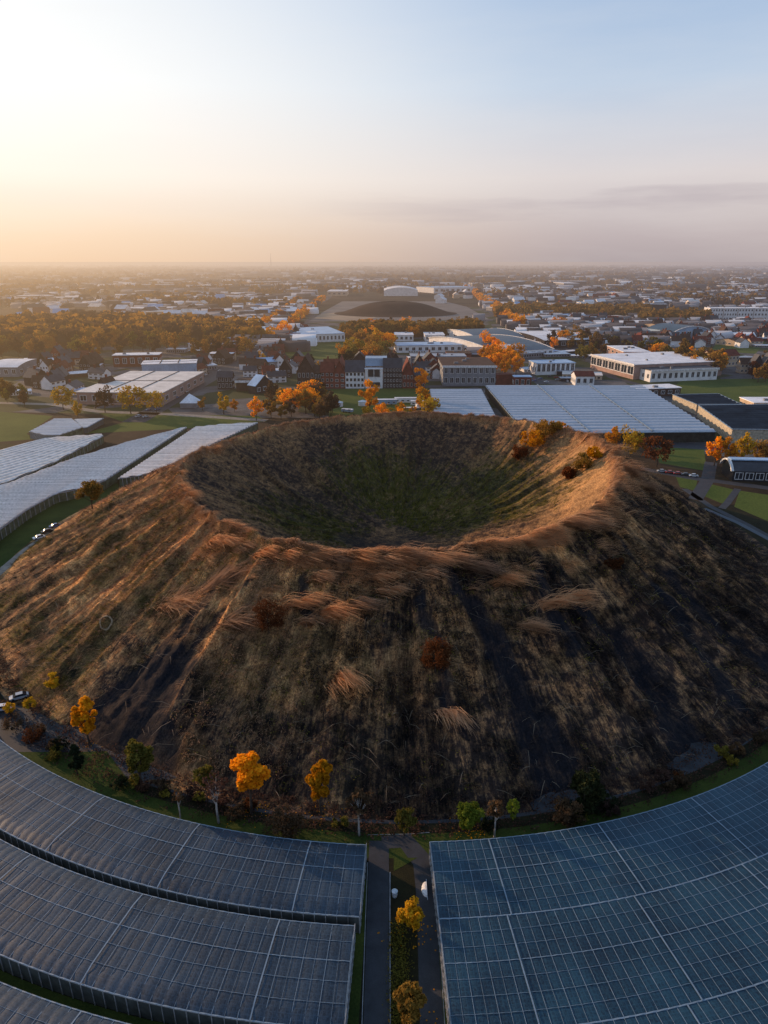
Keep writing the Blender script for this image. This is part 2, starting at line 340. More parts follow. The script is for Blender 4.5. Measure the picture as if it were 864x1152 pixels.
def masks(x,y,t,th):
    tr=np.zeros(np.shape(x))
    jx=x+(fbm(x*.25,y*.25,3,61)-.5)*5; jy=y+(fbm(x*.25,y*.25,3,67)-.5)*5
    for pl,w0,w1 in TRW:
        d,tt=seg_d(jx,jy,pl); ww=(w0+(w1-w0)*tt)*1.25; tr=np.maximum(tr,1-sm((d-ww*.7)/(ww*.6)))
    tr=np.maximum(tr,.8*(1-sm((np.hypot(jx-CX+3,(jy-CY+12)*1.3)-10)/14)))
    ins=t<0
    gr=np.zeros(np.shape(x))
    for gx,gy in GREEN: gr=np.maximum(gr,1.35*np.exp(-((x-gx)**2+((y-gy))**2)/19**2))
    gr=gr*ins*(.35+.9*cnoise(th,np.hypot(x-CX,y-CY),30,.03,71,3))
    left=np.clip(np.cos(th-R(192))*1.25-.1,0,1)        # grassy sun-side flank; straw colour raised to paint its sunlight
    gr=np.maximum(gr,left*(~ins)*sm((fbm(x*.06,y*.06,4,75)-.46)*6)*.85)
    straw=sm((fbm(x*.07,y*.07,4,81)-.42)*5)*.6+.25*cnoise(th,0,40,0,83,3)
    straw=np.maximum(straw,np.exp(-((t-.01)/.05)**2)*.95)
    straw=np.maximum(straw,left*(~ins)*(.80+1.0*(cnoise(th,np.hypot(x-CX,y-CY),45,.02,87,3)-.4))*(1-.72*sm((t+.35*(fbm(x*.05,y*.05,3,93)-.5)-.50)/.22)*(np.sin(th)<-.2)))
    straw=straw*np.where(ins,.35+.65*np.exp(-(t/.05)**2),1)
    east=np.exp(-((th+.05)/.75)**2)*ins
    straw=np.maximum(straw,east*.7*np.clip(t*-9,0,1)*0+east*.85*sm((t+.55)*3))
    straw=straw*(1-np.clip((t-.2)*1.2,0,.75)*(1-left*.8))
    straw=straw*np.where(ins,1,.55+.9*sm((fbm(x*.035+5,y*.035,4,141)-.36)*4))
    shade=(~ins)*np.clip((np.sin(-th)+.25)*1.4,0,1)*(1-np.clip(left*2.2,0,1))*sm((t-.06)/.16)  # near slope's shade, painted by thinning its straw and green
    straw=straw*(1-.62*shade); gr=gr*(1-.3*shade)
    return tr,np.clip(gr,0,1),np.clip(straw,0,1)
nt_,nr_=1300,330
th=np.linspace(-PI,PI,nt_+1)
rr_in=np.linspace(0.0008,1,110); rr_out=np.linspace(0,1,nr_-110+1)[1:]
TH,_=np.meshgrid(th,np.zeros(nr_),indexing='ij')
rim=np.interp(th,_a3,_r3)+(cnoise(th,0,14,0,5)-.5)*3.0
rho=np.concatenate([rim[:,None]*rr_in[None,:], rim[:,None]+(RT+3.5+1.5*np.cos(th)[:,None]**2-rim[:,None])*rr_out[None,:]],1)
X=CX+rho*np.cos(TH); Y=CY+rho*np.sin(TH); Z,T=hill(X,Y)
Z=Z+ .012
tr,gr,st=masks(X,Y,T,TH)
Z=Z-tr*.35
Z[:,-1]=-.3
V=np.stack([X,Y,Z],-1).reshape(-1,3)
i=np.arange(nt_)[:,None]; j=np.arange(nr_-1)[None,:]; a=(i*nr_+j).ravel(); Fc=np.stack([a,a+nr_,a+nr_+1,a+1],1)[:, ::-1]
uv=np.stack([(TH*100).ravel(),rho.ravel()],-1)
def hill_mat():
    m,n=nt('hill_soil_and_grass'); u=N(n,'ShaderNodeUVMap'); g=N(n,'ShaderNodeNewGeometry'); p=g.outputs['Position']
    at=N(n,'ShaderNodeAttribute',attribute_name='mask'); s=N(n,'ShaderNodeSeparateColor'); n.links.new(at.outputs['Color'],s.inputs[0])
    ia0=N(n,'ShaderNodeAttribute',attribute_name='out')
    def uvp(a,b):       # radial fibres outside, plain noise inside the bowl
        m=N(n,'ShaderNodeMix',data_type='FLOAT'); n.links.new(ia0.outputs['Fac'],m.inputs[0]); n.links.new(b,m.inputs[2]); n.links.new(a,m.inputs[3]); return m.outputs[0]
    fib=uvp(noise(n,1.0,5,u.outputs[0],.7,sx=(1.6,.22,1)),noise(n,.9,5,p,.7)); fine=noise(n,2.4,5,p,.75); big=noise(n,.06,5,p,.65); mid=noise(n,.4,5,p,.7)
    fib2=uvp(noise(n,1.0,4,u.outputs[0],.7,sx=(5,.6,1)),noise(n,1.7,5,p,.75))
    f=mth(n,'ADD',mth(n,'MULTIPLY',fib,.5),mth(n,'MULTIPLY',mid,.5))
    soil=ramp(n,[(.35,(.019,.0145,.014)),(.5,(.040,.029,.026)),(.62,(.072,.052,.045))],f)
    straw=ramp(n,[(.3,(.13,.071,.035)),(.44,(.44,.235,.095)),(.58,(.84,.49,.21))],mth(n,'ADD',mth(n,'MULTIPLY',fib2,.55),mth(n,'MULTIPLY',fine,.45)))
    green=ramp(n,[(.35,(.034,.036,.013)),(.65,(.12,.112,.034))],mth(n,'ADD',mth(n,'MULTIPLY',fib2,.5),mth(n,'MULTIPLY',mid,.5)))
    sfac=mth(n,'MULTIPLY',mth(n,'ADD',s.outputs[2],mth(n,'MULTIPLY',mth(n,'SUBTRACT',f,.5),2.6)),1.05,True)
    inn=mth(n,'MULTIPLY',s.outputs[1],0.0); col=mixc(n,soil,straw,sfac)
    gf=mth(n,'MULTIPLY',s.outputs[1],mth(n,'MULTIPLY',mth(n,'SUBTRACT',mid,.25),2.4,True),True)
    col=mixc(n,col,green,gf)
    rust=mth(n,'MULTIPLY',mth(n,'SUBTRACT',big,.60),5.0,True); col=mixc(n,col,(.060,.024,.016),mth(n,'MULTIPLY',rust,.5))
    bandn=noise(n,1.0,4,u.outputs[0],.6,sx=(.085,.010,1)); patch=noise(n,.16,5,p,.6)
    ia=N(n,'ShaderNodeAttribute',attribute_name='out'); col=mixc(n,col,ramp(n,[(.38,(.38,.38,.44)),(.5,(.95,.93,.92)),(.62,(1.5,1.36,1.22))],bandn),mth(n,'MULTIPLY',ia.outputs['Fac'],.95),'MULTIPLY')
    col=mixc(n,col,ramp(n,[(.38,(.36,.38,.38)),(.5,(1,1,1)),(.62,(1.6,1.42,1.25))],patch),mth(n,'ADD',.3,mth(n,'MULTIPLY',ia.outputs['Fac'],.6)),'MULTIPLY')
    bare=ramp(n,[(.3,(.008,.009,.013)),(.7,(.020,.020,.026))],mth(n,'ADD',mth(n,'MULTIPLY',fib,.5),mth(n,'MULTIPLY',fine,.5)))
    col=mixc(n,col,bare,mth(n,'MULTIPLY',s.outputs[0],.84))
    col=mixc(n,col,ramp(n,[(.32,(.45,)*3),(.66,(1.4,)*3)],fine),mth(n,'ADD',.4,mth(n,'MULTIPLY',ia.outputs['Fac'],.35)),'MULTIPLY')
    hgt=mth(n,'ADD',mth(n,'MULTIPLY',fine,.5),fib2)
    col=mixc(n,col,mixc(n,mixc(n,col,(.058,.038,.028),mth(n,'MULTIPLY',mth(n,'SUBTRACT',1.0,s.outputs[1],True),.40)),(1.2,1.12,1.05),1.0,'MULTIPLY'),mth(n,'SUBTRACT',1.0,ia.outputs['Fac'])); finish(n,col,.95,.08,bump=hgt,bs=.7,bd=.4); return m  # bowl interior colour lifted, standing in for weak sky fill
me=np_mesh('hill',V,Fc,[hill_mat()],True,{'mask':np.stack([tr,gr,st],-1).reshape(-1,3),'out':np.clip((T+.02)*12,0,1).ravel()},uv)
tag(link('hill',me),kind='structure')
# ------------------------------------------------------------------ grass
def grassmat(name,lo,hi,tr=.4):
    return leafmat(name,lo,hi,tr)
M_straw=grassmat('straw_grass',(.30,.155,.075),(.88,.53,.30),.5); M_dull=grassmat('dull_grass',(.028,.020,.018),(.112,.080,.064)); M_gg=grassmat('green_grass',(.05,.05,.012),(.24,.20,.04))
def blades(x,y,z,L,W,dirx,diry,lift,val,jit=.5):
    """curved two-segment blades, arrays"""
    n=len(x); a=rng.normal(0,jit,n); c,s=np.cos(a),np.sin(a); dx=dirx*c-diry*s; dy=dirx*s+diry*c
    px_,py_=-dy,dx; l1=L*.5
    z1=z+l1*lift; x1=x+dx*l1; y1=y+dy*l1; x2=x1+dx*l1*1.05; y2=y1+dy*l1*1.05; z2=z1+l1*(lift*.1-.12)
    # keep tips above the slope
    h2,_=hill(x2,y2); z2=np.maximum(z2,h2+.12); h1,_=hill(x1,y1); z1=np.maximum(z1,h1+.15*L**.5)
    hw=W/2
    V=np.stack([np.stack([x-px_*hw,y-py_*hw,z-.1],-1),np.stack([x+px_*hw,y+py_*hw,z-.1],-1),
                np.stack([x1+px_*hw*.9,y1+py_*hw*.9,z1],-1),np.stack([x1-px_*hw*.9,y1-py_*hw*.9,z1],-1),
                np.stack([x2+px_*hw*.25,y2+py_*hw*.25,z2],-1),np.stack([x2-px_*hw*.25,y2-py_*hw*.25,z2],-1)],1).reshape(-1,3)
    k=np.arange(n)[:,None]*6; Fc=np.concatenate([k+np.array([[0,1,2,3]]),k+np.array([[3,2,4,5]])],0)
    return V,Fc,np.repeat(val,6)
def scatter(nc,per,rfun,keep,Lr,Wd,wind,lift,spread=.5,wj=.7,jit=.5,bias=.6,wy=-.1):
    th=rng.uniform(-PI,PI,nc*3); t=rfun(nc*3)
    rim=np.interp(th,_a3,_r3)+(cnoise(th,0,14,0,5)-.5)*3; rho=np.where(t<0,rim*(1+t),rim+(RT+1.5*np.cos(th)**2-rim)*t)
    x=CX+rho*np.cos(th); y=CY+rho*np.sin(th)
    # only what the slope facing the place of the photograph shows
    z,T=hill(x,y); tr,gr,st=masks(x,y,T,th); k=keep(x,y,T,th,tr,gr,st); idx=np.nonzero(k)[0][:nc]
    x,y,th,gr=x[idx],y[idx],th[idx],gr[idx]; n=len(x)
    x=np.repeat(x,per)+rng.normal(0,spread,n*per); y=np.repeat(y,per)+rng.normal(0,spread,n*per); thr=np.repeat(th,per)
    z,_=hill(x,y); L=np.repeat(rng.uniform(*Lr,n),per)*rng.uniform(.6,1.2,n*per)
    ax=np.repeat(rng.normal(0,wj,n),per)
    dx=np.cos(thr)*(1-wind)+wind*np.cos(ax); dy=np.sin(thr)*(1-wind)+wind*(np.sin(ax)+wy); q=np.hypot(dx,dy)+1e-6
    v=np.clip(np.repeat(rng.uniform(0,1,n),per)*bias+rng.uniform(0,.45,n*per),0,1)
    return blades(x,y,z,L,rng.uniform(.6,1.3,n*per)*Wd,dx/q,dy/q,rng.uniform(.5,1.4,n*per)*lift,v,jit)
vis=lambda x,y,th,T:(np.sin(th)<.55)|(T<.12)
def add_stuff(name,data,mat): tag(link(name,np_mesh(name,data[0],data[1],[mat],attr={'v':data[2]})),kind='stuff')
add_stuff('dry_grass',scatter(26000,6,lambda k:rng.uniform(0.0,1,k)**.85,lambda x,y,T,th,tr,gr,st:((tr<.3)|(rng.uniform(0,1,len(x))<.10))&vis(x,y,th,T)&(st*.8+.25>rng.uniform(0,1,len(x)))&(fbm(x*.12,y*.12,3,99)>.43)&((np.cos(th-R(195))<.45)|(rng.uniform(0,1,len(x))<.12))&((T>0)|(rng.uniform(0,1,len(x))<.12)),(.9,2.0),.13,.15,.8,.45),M_dull)
add_stuff('straw_grass',scatter(19000,6,lambda k:rng.uniform(0,.95,k)**1.3,lambda x,y,T,th,tr,gr,st:(tr<.3)&vis(x,y,th,T)&((st*st*1.1>rng.uniform(0.1,1,len(x)))|((np.cos(th-R(190))>.35)&(T>0)&(rng.uniform(0,1,len(x))<.5)))&((T>0)|(T>-.08)|(np.abs(th+.1)<.8)),(.7,1.6),.10,.25,.7,.45),M_straw)
add_stuff('green_grass',scatter(9000,6,lambda k:rng.uniform(-.9,1,k),lambda x,y,T,th,tr,gr,st:(tr<.3)&(gr>rng.uniform(.1,.8,len(x))),(.7,1.5),.14,.1,.9,.45),M_gg)
add_stuff('rim_grass',scatter(5200,9,lambda k:rng.normal(0.0,.014,k),lambda x,y,T,th,tr,gr,st:(fbm(x*.09,y*.09,3,105)>.40),(.9,1.9),.09,.45,.8,.35),M_straw)
add_stuff('windswept_grass',scatter(4200,12,lambda k:np.abs(rng.normal(0,.085,k))-.015,lambda x,y,T,th,tr,gr,st:(tr<.4)&(np.sin(th)<.35)&(fbm(x*.10,y*.16,3,131)>.52)&((np.cos(th+1.75)>.55)|(rng.uniform(0,1,len(x))<.22)),(1.6,4.4),.08,.93,.45,.55,.22,.12,.8,-.28),M_straw)
add_stuff('dead_stems',scatter(1500,1,lambda k:rng.uniform(.05,1,k),lambda x,y,T,th,tr,gr,st:(np.sin(th)<.4),(2.0,6.0),.075,.5,.35,.3,2.5,.5,.2),grassmat('dead_stem',(.12,.10,.08),(.42,.36,.30),.1))
# combed plumes of tall grass, each a clump of its own
def plume(px,py,L,ang,spread,name='grass_clump',k=170,mat=None,label=None):
    x,y,z=P(px,py); n=int(k*1.3)
    X0=x+rng.normal(0,L*.26,n); Y0=y+rng.normal(0,L*.08,n); Z0,_=hill(X0,Y0)
    a=ang+rng.normal(0,spread,n)
    V,Fc,v=blades(X0,Y0,Z0,rng.uniform(.4,1.3,n)*L,rng.uniform(.08,.2,n),np.cos(a),np.sin(a),rng.uniform(.25,.75,n),rng.uniform(.35,1,n),.06)
    V=V-np.array([x,y,z]); o=link(name,np_mesh(name,V,Fc,[mat or M_straw],attr={'v':v}),None,(x,y,z))
    tag(o,label or 'pale wind-combed clump of long straw grass on the near slope below the rim','grass clump','wind-combed grass clumps below the crater rim')
for (px,py,L,a) in [(345,628,5,-.25),(372,632,4.5,-.2),(398,630,4,-.3),(425,632,4.5,-.3),(452,628,6,-.2),(480,632,5.5,-.3),(505,630,5,-.25),(530,640,5,-.35),(355,650,4,-.3),(420,650,4,-.35),(465,648,5,-.3),(560,652,4.5,-.35),(250,610,4.5,-.5),(330,680,6,-.15),(365,690,6,-.2),(395,680,5,-.25),(345,702,4,-.1),(430,668,4,-.3),(590,705,4,-.2),(610,682,5,.1),(640,672,4.5,0),(640,590,5,-.3),(660,588,5,-.4),(700,530,6,-.3),(680,510,6,-.2),(655,497,5,-.3),(720,548,5,-.4),(240,608,4,-.6),(265,618,4,-.5),(290,622,4,-.5),(315,626,4,-.4)]:
    plume(px,py,L*1.25,a-.1,.15)
plume(232,664,8.5,.3,.28,k=320,label='bright sunlit fan of straw grass on the left slope, upper of the two bright fans')
plume(188,684,8,0,.5,k=280,label='bright sunlit straw grass fan, lower and further left of two on the left slope')
plume(255,705,8,.05,.35,k=120,label='dull brown fan of flattened grass stems beside the dark rusty bush')
plume(380,758,7,-.9,.15,k=160,label='lone pale brush of grass in the middle of the shaded slope')
plume(503,800,6,-1.2,.2,k=110,label='dull reddish brush of grass below the round red bush')
hx,hy,hz_=P(119,701); mb=MB(); pp_=[]
for k in range(28):
    a=2*PI*k/28; rx_=1.45*(1+.08*math.sin(3*a)); x=hx+rx_*math.cos(a); y=hy+rx_*1.0*math.sin(a); pp_.append((x-hx,y-hy,hz1(x,y)+.25-hz_))
for k in range(28): mb.bar(pp_[k],pp_[(k+1)%28],.22+.18*((k*7)%5)/5)
tag(mb.build('straw_ring',plain('pale_straw',(.34,.25,.16),.8),None,(hx,hy,hz_)),'pale ring-shaped loop lying on the left slope of the hill','loop')
# ------------------------------------------------------------------ trees and shrubs
def crown(h,wd,z0,nl,ls,shape='round',lobes=34,seed=0,fill=.9):
    r=np.random.default_rng(seed)
    rz=(h-z0)/2; cz=z0+rz; rx=wd/2
    u=r.normal(0,1,(lobes,3)); u/=np.linalg.norm(u,axis=1)[:,None]; rad=r.uniform(.25,.98,lobes)**.6
    c=u*rad[:,None]
    if shape=='cone': f=1-.8*(c[:,2]+1)/2; c[:,0]*=f; c[:,1]*=f
    if shape=='tall': c[:,2]*=1.0
    c=c*np.array([rx,rx,rz])*.82
    lr=rx*r.uniform(.15,.36,lobes)
    if shape=='cone': lr*=(1.1-.7*(c[:,2]/rz+1)/2)
    k=r.integers(0,lobes,nl); d=r.normal(0,1,(nl,3)); d/=np.linalg.norm(d,axis=1)[:,None]
    p=c[k]+d*(lr[k]*r.uniform(.45,1.08,nl))[:,None]*np.array([1,1,.85])+np.array([0,0,cz])
    a=r.normal(0,1,(nl,3)); a/=np.linalg.norm(a,axis=1)[:,None]; b=np.cross(a,r.normal(0,1,(nl,3))); b/=np.linalg.norm(b,axis=1)[:,None]
    s=ls*r.uniform(.6,1.3,nl)[:,None]*.5
    V=np.stack([p-a*s,p-b*s*.75,p+a*s,p+b*s*.75],1).reshape(-1,3); Fc=np.arange(nl*4).reshape(-1,4)
    v=np.clip(r.uniform(0,1,lobes)[k]*.55+r.uniform(0,.3,nl)+.22*(p[:,2]-z0)/(2*rz),0,1)  # leaves lighter towards the crown top: light from above put into colour
    return V,Fc,np.repeat(v,4),c+np.array([0,0,cz])
def trunk_mesh(h,z0,tr,lobes,seed=0,nb=10,lean=.03):
    r=random.Random(seed); mb=MB(); top=(r.uniform(-lean,lean)*h,r.uniform(-lean,lean)*h,z0+(h-z0)*.55)
    mid=(top[0]*.4+r.uniform(-.02,.02)*h,top[1]*.4,z0*.6)
    mb.cone((0,0,-.25),mid,tr,tr*.75,8,False); mb.cone(mid,top,tr*.75,tr*.25,8)
    for i in range(min(nb,len(lobes))):
        q=lobes[i]; f=r.uniform(.1,.8); s=tuple(mid[k]+(top[k]-mid[k])*f for k in range(3)); mb.cone(s,tuple(q),tr*.32,tr*.08,5)
    return mb.mesh('trunk',[BARK],True)
_seed=[100]
def tree(name,label,cat,x,y,z,h,wd,col,group=None,shape='round',nl=4200,ls=None,z0f=.22,lobes=26,tr=None,bare=False,bark=None):
    _seed[0]+=1; t=thing(name,label,cat,(x,y,z),random.uniform(0,6),group)
    ls=ls or h*.055
    V,Fc,v,c=crown(h,wd,h*z0f,nl,ls,shape,lobes,_seed[0])
    me=trunk_mesh(h,h*z0f,tr or h*.022,c,_seed[0],16); 
    if bark: me.materials[0]=bark
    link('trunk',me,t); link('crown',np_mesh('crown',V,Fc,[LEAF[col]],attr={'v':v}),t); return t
def px_tree(name,label,cat,px,py,hp,wp,col,**k):   # base pixel, height and width in pixels
    x,y,z=P(px,py); s=depth(x,y,z)/F; pit=math.atan2(HC-z,y)
    return tree(name,label,cat,x,y,z,hp*s/math.cos(min(pit,.75))*.95,wp*s,col,**k)
px_tree('maple_tree','wider of the two vivid orange maples at the foot of the slope','tree',283,916,68,44,'orange',z0f=.30,nl=5200)
px_tree('maple_tree','narrow upright orange maple at the foot of the slope with a reddish top','tree',362,916,66,34,'orange',z0f=.22,nl=4600,shape='tall')
px_tree('maple_tree','red-orange tree by the dark path at the far left foot of the slope','tree',102,838,54,30,'orange',z0f=.2,nl=4200)
px_tree('round_tree','olive-yellow round tree standing beside the dark ditch at lower left','tree',158,884,50,38,'olive',z0f=.15,nl=4600)
px_tree('conifer_tree','small dark evergreen standing alone on the left lawn','tree',88,872,36,26,'dark',shape='cone',z0f=.06,nl=3600)
px_tree('round_tree','thin half-bare tree with a little yellow foliage left of the orange maple','tree',234,905,42,26,'olive',z0f=.45,nl=1500)
px_tree('bare_tree','white-stemmed nearly bare tree on the strip above the left greenhouse','tree',203,924,38,16,'brown',z0f=.5,nl=180,bark=BIRCH)
px_tree('bare_tree','slender bare tree with several stems beside the thin yellow tree','tree',246,926,52,30,'mauve',z0f=.5,nl=260,bark=BIRCH)
px_tree('round_tree','slim tree with a dull brown crown right of the narrow orange maple','tree',404,940,50,34,'brown',z0f=.5,nl=700,bark=BIRCH)
px_tree('round_tree','small brown-green tree on the lawn above the end of the central road','tree',455,940,32,28,'olive',z0f=.15,nl=2600)
px_tree('round_tree','bright lime green round tree at the edge of the ditch','tree',527,938,36,33,'green',z0f=.12,nl=4200)
px_tree('round_tree','slender dull tree with bare lower stem right of the lime green tree','tree',556,942,42,22,'brown',z0f=.5,nl=900,bark=BIRCH)
px_tree('shrub','small lime shrub right of the slender bare-stemmed tree','shrub',577,922,22,20,'green',z0f=.1,nl=1500)
px_tree('round_tree','dark green bushy tree at the bottom of the broad bare track','tree',657,915,48,42,'dark',z0f=.08,nl=4600)
px_tree('shrub','olive shrub in front of the dark green bushy tree','shrub',638,934,38,36,'brown',z0f=.06,nl=2800)
px_tree('round_tree','golden yellow tree between the two central roads, further one','tree',461,1047,38,32,'yellow',z0f=.12,nl=4200)
px_tree('round_tree','rusty orange round tree between the two central roads, nearer one at the bottom edge','tree',461,1149,48,40,'amber',z0f=.1,nl=5200)
px_tree('shrub','round deep red bush alone on the middle of the near slope','shrub',490,757,40,40,'rust',z0f=.03,nl=5200,lobes=60,ls=.36)
px_tree('shrub','dark rusty bush on the upper slope left of centre','shrub',303,712,38,44,'rust',z0f=.03,nl=2600,lobes=40,ls=.4)
px_tree('shrub','bright yellow-orange shrub low on the left slope','shrub',61,778,25,24,'yellow',z0f=.05,nl=2200,ls=.3)
px_tree('shrub','small round yellow shrub beside the left parking spot, right one','shrub',36,800,17,17,'yellow',z0f=.05,nl=1300,ls=.28)
px_tree('shrub','small round yellow shrub beside the pale parked car','shrub',12,804,15,16,'yellow',z0f=.05,nl=1300,ls=.28)
px_tree('shrub','pale brown spreading bush on the strip above the left greenhouse','shrub',322,943,30,52,'brown',z0f=.03,nl=3600,lobes=50,ls=.34)
px_tree('tree_on_slope','bare-looking brown tree beside the curved lane at the far left of the hill','tree',104,572,36,34,'amber',z0f=.15,nl=3000)
px_tree('shrub','small dark red bush on the right shoulder of the hill','shrub',690,640,14,26,'rust',z0f=.02,nl=1200,ls=.4)
# orange bushes on the inner right wall
for (px,py,hp,wp,c) in [(598,507,26,34,'orange'),(612,494,24,30,'amber'),(585,517,18,24,'rust'),(655,530,22,30,'amber'),(668,517,16,22,'orange'),(640,538,14,18,'rust'),(625,487,14,18,'amber')]:
    px_tree('shrub','rusty orange bush growing on the inner right wall of the crater','shrub',px,py,hp,wp,c,z0f=.02,nl=1500,lobes=26,ls=.7,group='bushes on the inner crater wall')
# low dark shrubs along the foot
r_=random.Random(5)
for k in range(46):
    a=-PI/2+r_.uniform(-.95,.95); rd=138.5+r_.uniform(-1.6,2.2)
    x=CX+rd*math.cos(a); y=CY+rd*math.sin(a); c=r_.choice(['mauve','brown','mauve','rust','brown','olive','dark'])
    if -4<x<11: continue
    nm={'mauve':'dull mauve-brown','brown':'dull brown','rust':'dark red','olive':'olive','dark':'near-black green'}[c]
    tree('shrub',nm+' low shrub in the row along the foot of the hill','shrub',x,y,0,r_.uniform(1.6,3.2),r_.uniform(3,5.5),c,group='%s low shrubs along the foot of the hill'%nm,z0f=.03,nl=900,ls=.32,lobes=16)
def undergrowth(name,pts,mat,ls=.45):
    p=np.array(pts); n=len(p); k=7; q=np.repeat(p,k,0)+np.stack([rng.normal(0,.5,n*k),rng.normal(0,.5,n*k),np.abs(rng.normal(0,.35,n*k))],-1)
    m=len(q); a=rng.normal(0,1,(m,3)); a/=np.linalg.norm(a,axis=1)[:,None]; b=np.cross(a,rng.normal(0,1,(m,3))); b/=np.linalg.norm(b,axis=1)[:,None]; s=ls*rng.uniform(.5,1.2,m)[:,None]*.5
    V=np.stack([q-a*s,q-b*s*.7,q+a*s,q+b*s*.7],1).reshape(-1,3)
    tag(link(name,np_mesh(name,V,np.arange(m*4).reshape(-1,4),[mat],attr={'v':np.repeat(rng.uniform(0,1,m),4)})),kind='stuff')
ug=[]
for k in range(2600):
    a=-PI/2+r_.uniform(-1.15,1.15); rd=r_.gauss(134.5,1.0) if k%2 else r_.gauss(139,1.3); x=CX+rd*math.cos(a); y=CY+rd*math.sin(a); ug.append((x,y,max(.2,hz1(x,y)) if k%2 else .2))
undergrowth('undergrowth',ug,LEAF['mauve'])
ug=[]
for k in range(500):
    px=r_.uniform(441,457); py=r_.uniform(1040,1175); x,y=G(px,py); ug.append((x,y,.1))
undergrowth('ground_cover',ug,LEAF['olive'],.3)
for mt_,ct_,sd_ in (('brown',2600,1),('dark',1500,2),('mauve',2200,3),('olive',1500,4)):
    th_=rng.uniform(-PI,.5,ct_*3); t_=rng.uniform(.08,.98,ct_*3); rm_=np.interp(th_,_a3,_r3); rh_=rm_+(RT+1.5*np.cos(th_)**2-rm_)*t_
    x_=CX+rh_*np.cos(th_); y_=CY+rh_*np.sin(th_); z_,T_=hill(x_,y_); tr_,_,_=masks(x_,y_,T_,th_)
    k_=(tr_<.4)&(fbm(x_*.09,y_*.09,3,150+sd_)>.52)&((np.cos(th_-R(192))<.5)|(rng.uniform(0,1,len(x_))<.25)); p_=np.stack([x_,y_,z_+.1],-1)[k_][:ct_]
    undergrowth('low_scrub',[tuple(q) for q in p_],LEAF[mt_],.36)
# ------------------------------------------------------------------ foot path, lawns, central roads
aA,aB=-PI/2-1.35,-PI/2+1.35
def ringsheet(name,r0,r1,a0,a1,mat,z,n=120):
    mb=MB()
    for i in range(n):
        p=a0+(a1-a0)*i/n; q=a0+(a1-a0)*(i+1)/n
        mb.quad((CX+r0*math.cos(p),CY+r0*math.sin(p),z),(CX+r1*math.cos(p),CY+r1*math.sin(p),z),(CX+r1*math.cos(q),CY+r1*math.sin(q),z),(CX+r0*math.cos(q),CY+r0*math.sin(q),z))
    return tag(mb.build(name,mat),kind='structure')
ringsheet('scrub_ground',125,205,aA-.5,aB+.5,M_scrub,.004)
ringsheet('path',130,137.6,aA,aB,M_road,.010)
ringsheet('lawn',140,145.6,aA,aB,M_lawn,.012)
gsheet('lawn',[(18,848),(120,845),(150,885),(172,905),(90,893),(30,868)],M_lawn,.018)
gsheet('parking_area',[(-60,770),(40,800),(110,838),(150,876),(90,846),(18,846),(-60,836)],M_road,.014)
lp=[]
for k in range(420):
    tx,ty=r_.choice([G(461,1047),G(461,1149),G(283,912),G(362,912),G(527,938),G(102,835)]); lp.append((tx+r_.gauss(0,1.9),ty+r_.gauss(0,1.9),.06))
V=[];
for x,y,z in lp:
    a=r_.uniform(0,6); c_,s_=math.cos(a)*.14,math.sin(a)*.14; V+=[(x-c_,y-s_,z),(x+s_,y-c_,z+.02),(x+c_,y+s_,z+.04),(x-s_,y+c_,z+.02)]
tag(link('fallen_leaves',np_mesh('fallen_leaves',V,np.arange(len(V)).reshape(-1,4),[LEAF['orange']],attr={'v':rng.uniform(0,1,len(V))})),kind='stuff')
# roads between the greenhouses
RL=[G(425,966),G(428,1050),G(418,1152)]; x0,y0=RL[0]; 
strip('road',[(-.9,y0+4),(-1.0,80),(-1.1,60),(-1.4,20)],3.6,M_road,.020)
strip('road',[(-.4,96.5),(4,96.8),(7.0,92),(7.1,86),(6.9,78),(6.6,60),(6.6,20)],[3.0,3.6,3.8,3.4,3.2,3.4,3.4],M_road,.024)
strip('kerb',[(1.05,90),(.95,80),(.85,60),(.5,20)],.16,M_kerb,.05)
strip('kerb',[(8.9,91),(8.75,80),(8.4,60),(8.4,20)],.12,M_kerb,.05)
strip('kerb',[(-2.9,92),(-3.0,80),(-3.1,60),(-3.4,20)],.12,M_kerb,.05)
strip('kerb',[(-3,98.2),(5,98.4),(8.5,98.8)],.12,M_kerb,.05)
gsheet('verge',[(405,990),(414,990),(402,1175),(382,1175)],M_lawn,.016)
gsheet('verge',[(484,1010),(492,1010),(520,1175),(500,1175)],M_lawn,.016)
gsheet('verge',[(443,965),(470,965),(452,975),(443,980)],M_lawn,.028)
mb=MB(); x,y=G(444,1008); t=thing('litter_bin','small pale blue-white bin at the fork of the two central roads','bin',(x,y,.02))
mb.cone((0,0,0),(0,0,1.1),.42,.5,10); mb.build('body',plain('pale_plastic',(.6,.66,.7),.5),t); mb=MB(); mb.cone((0,0,1.1),(0,0,1.32),.53,.2,10); mb.build('lid',plain('pale_plastic',(.6,.66,.7),.5),t)
x,y=G(482,1001); t=thing('storage_dome','small white domed cover at the corner of the right greenhouse','cover',(x-.3,y,.02))
mb=MB()
for i in range(8):
    for j in range(4):
        a,b=[PI*k/8 for k in (i,i+1)]; c,d=[PI/2*k/4 for k in (j,j+1)]
        pp=lambda u,w:(-math.sin(u)*math.cos(w)*.9,math.cos(u)*math.cos(w)*1.5,math.sin(w)*.9)
        mb.quad(pp(a,c),pp(b,c),pp(b,d),pp(a,d))
mb.quad((0,1.5,0),(0,-1.5,0),(0,-1.0,.65),(0,1.0,.65)); mb.build('cover',plain('white_sheet',(.75,.76,.78),.5),t,smooth=True)
mb=MB(); mb.box(-.02,.1,-2,2,0,.12); mb.build('base_rail',plain('galvanised',(.35,.37,.4),.4,.5,metal=.6),t)
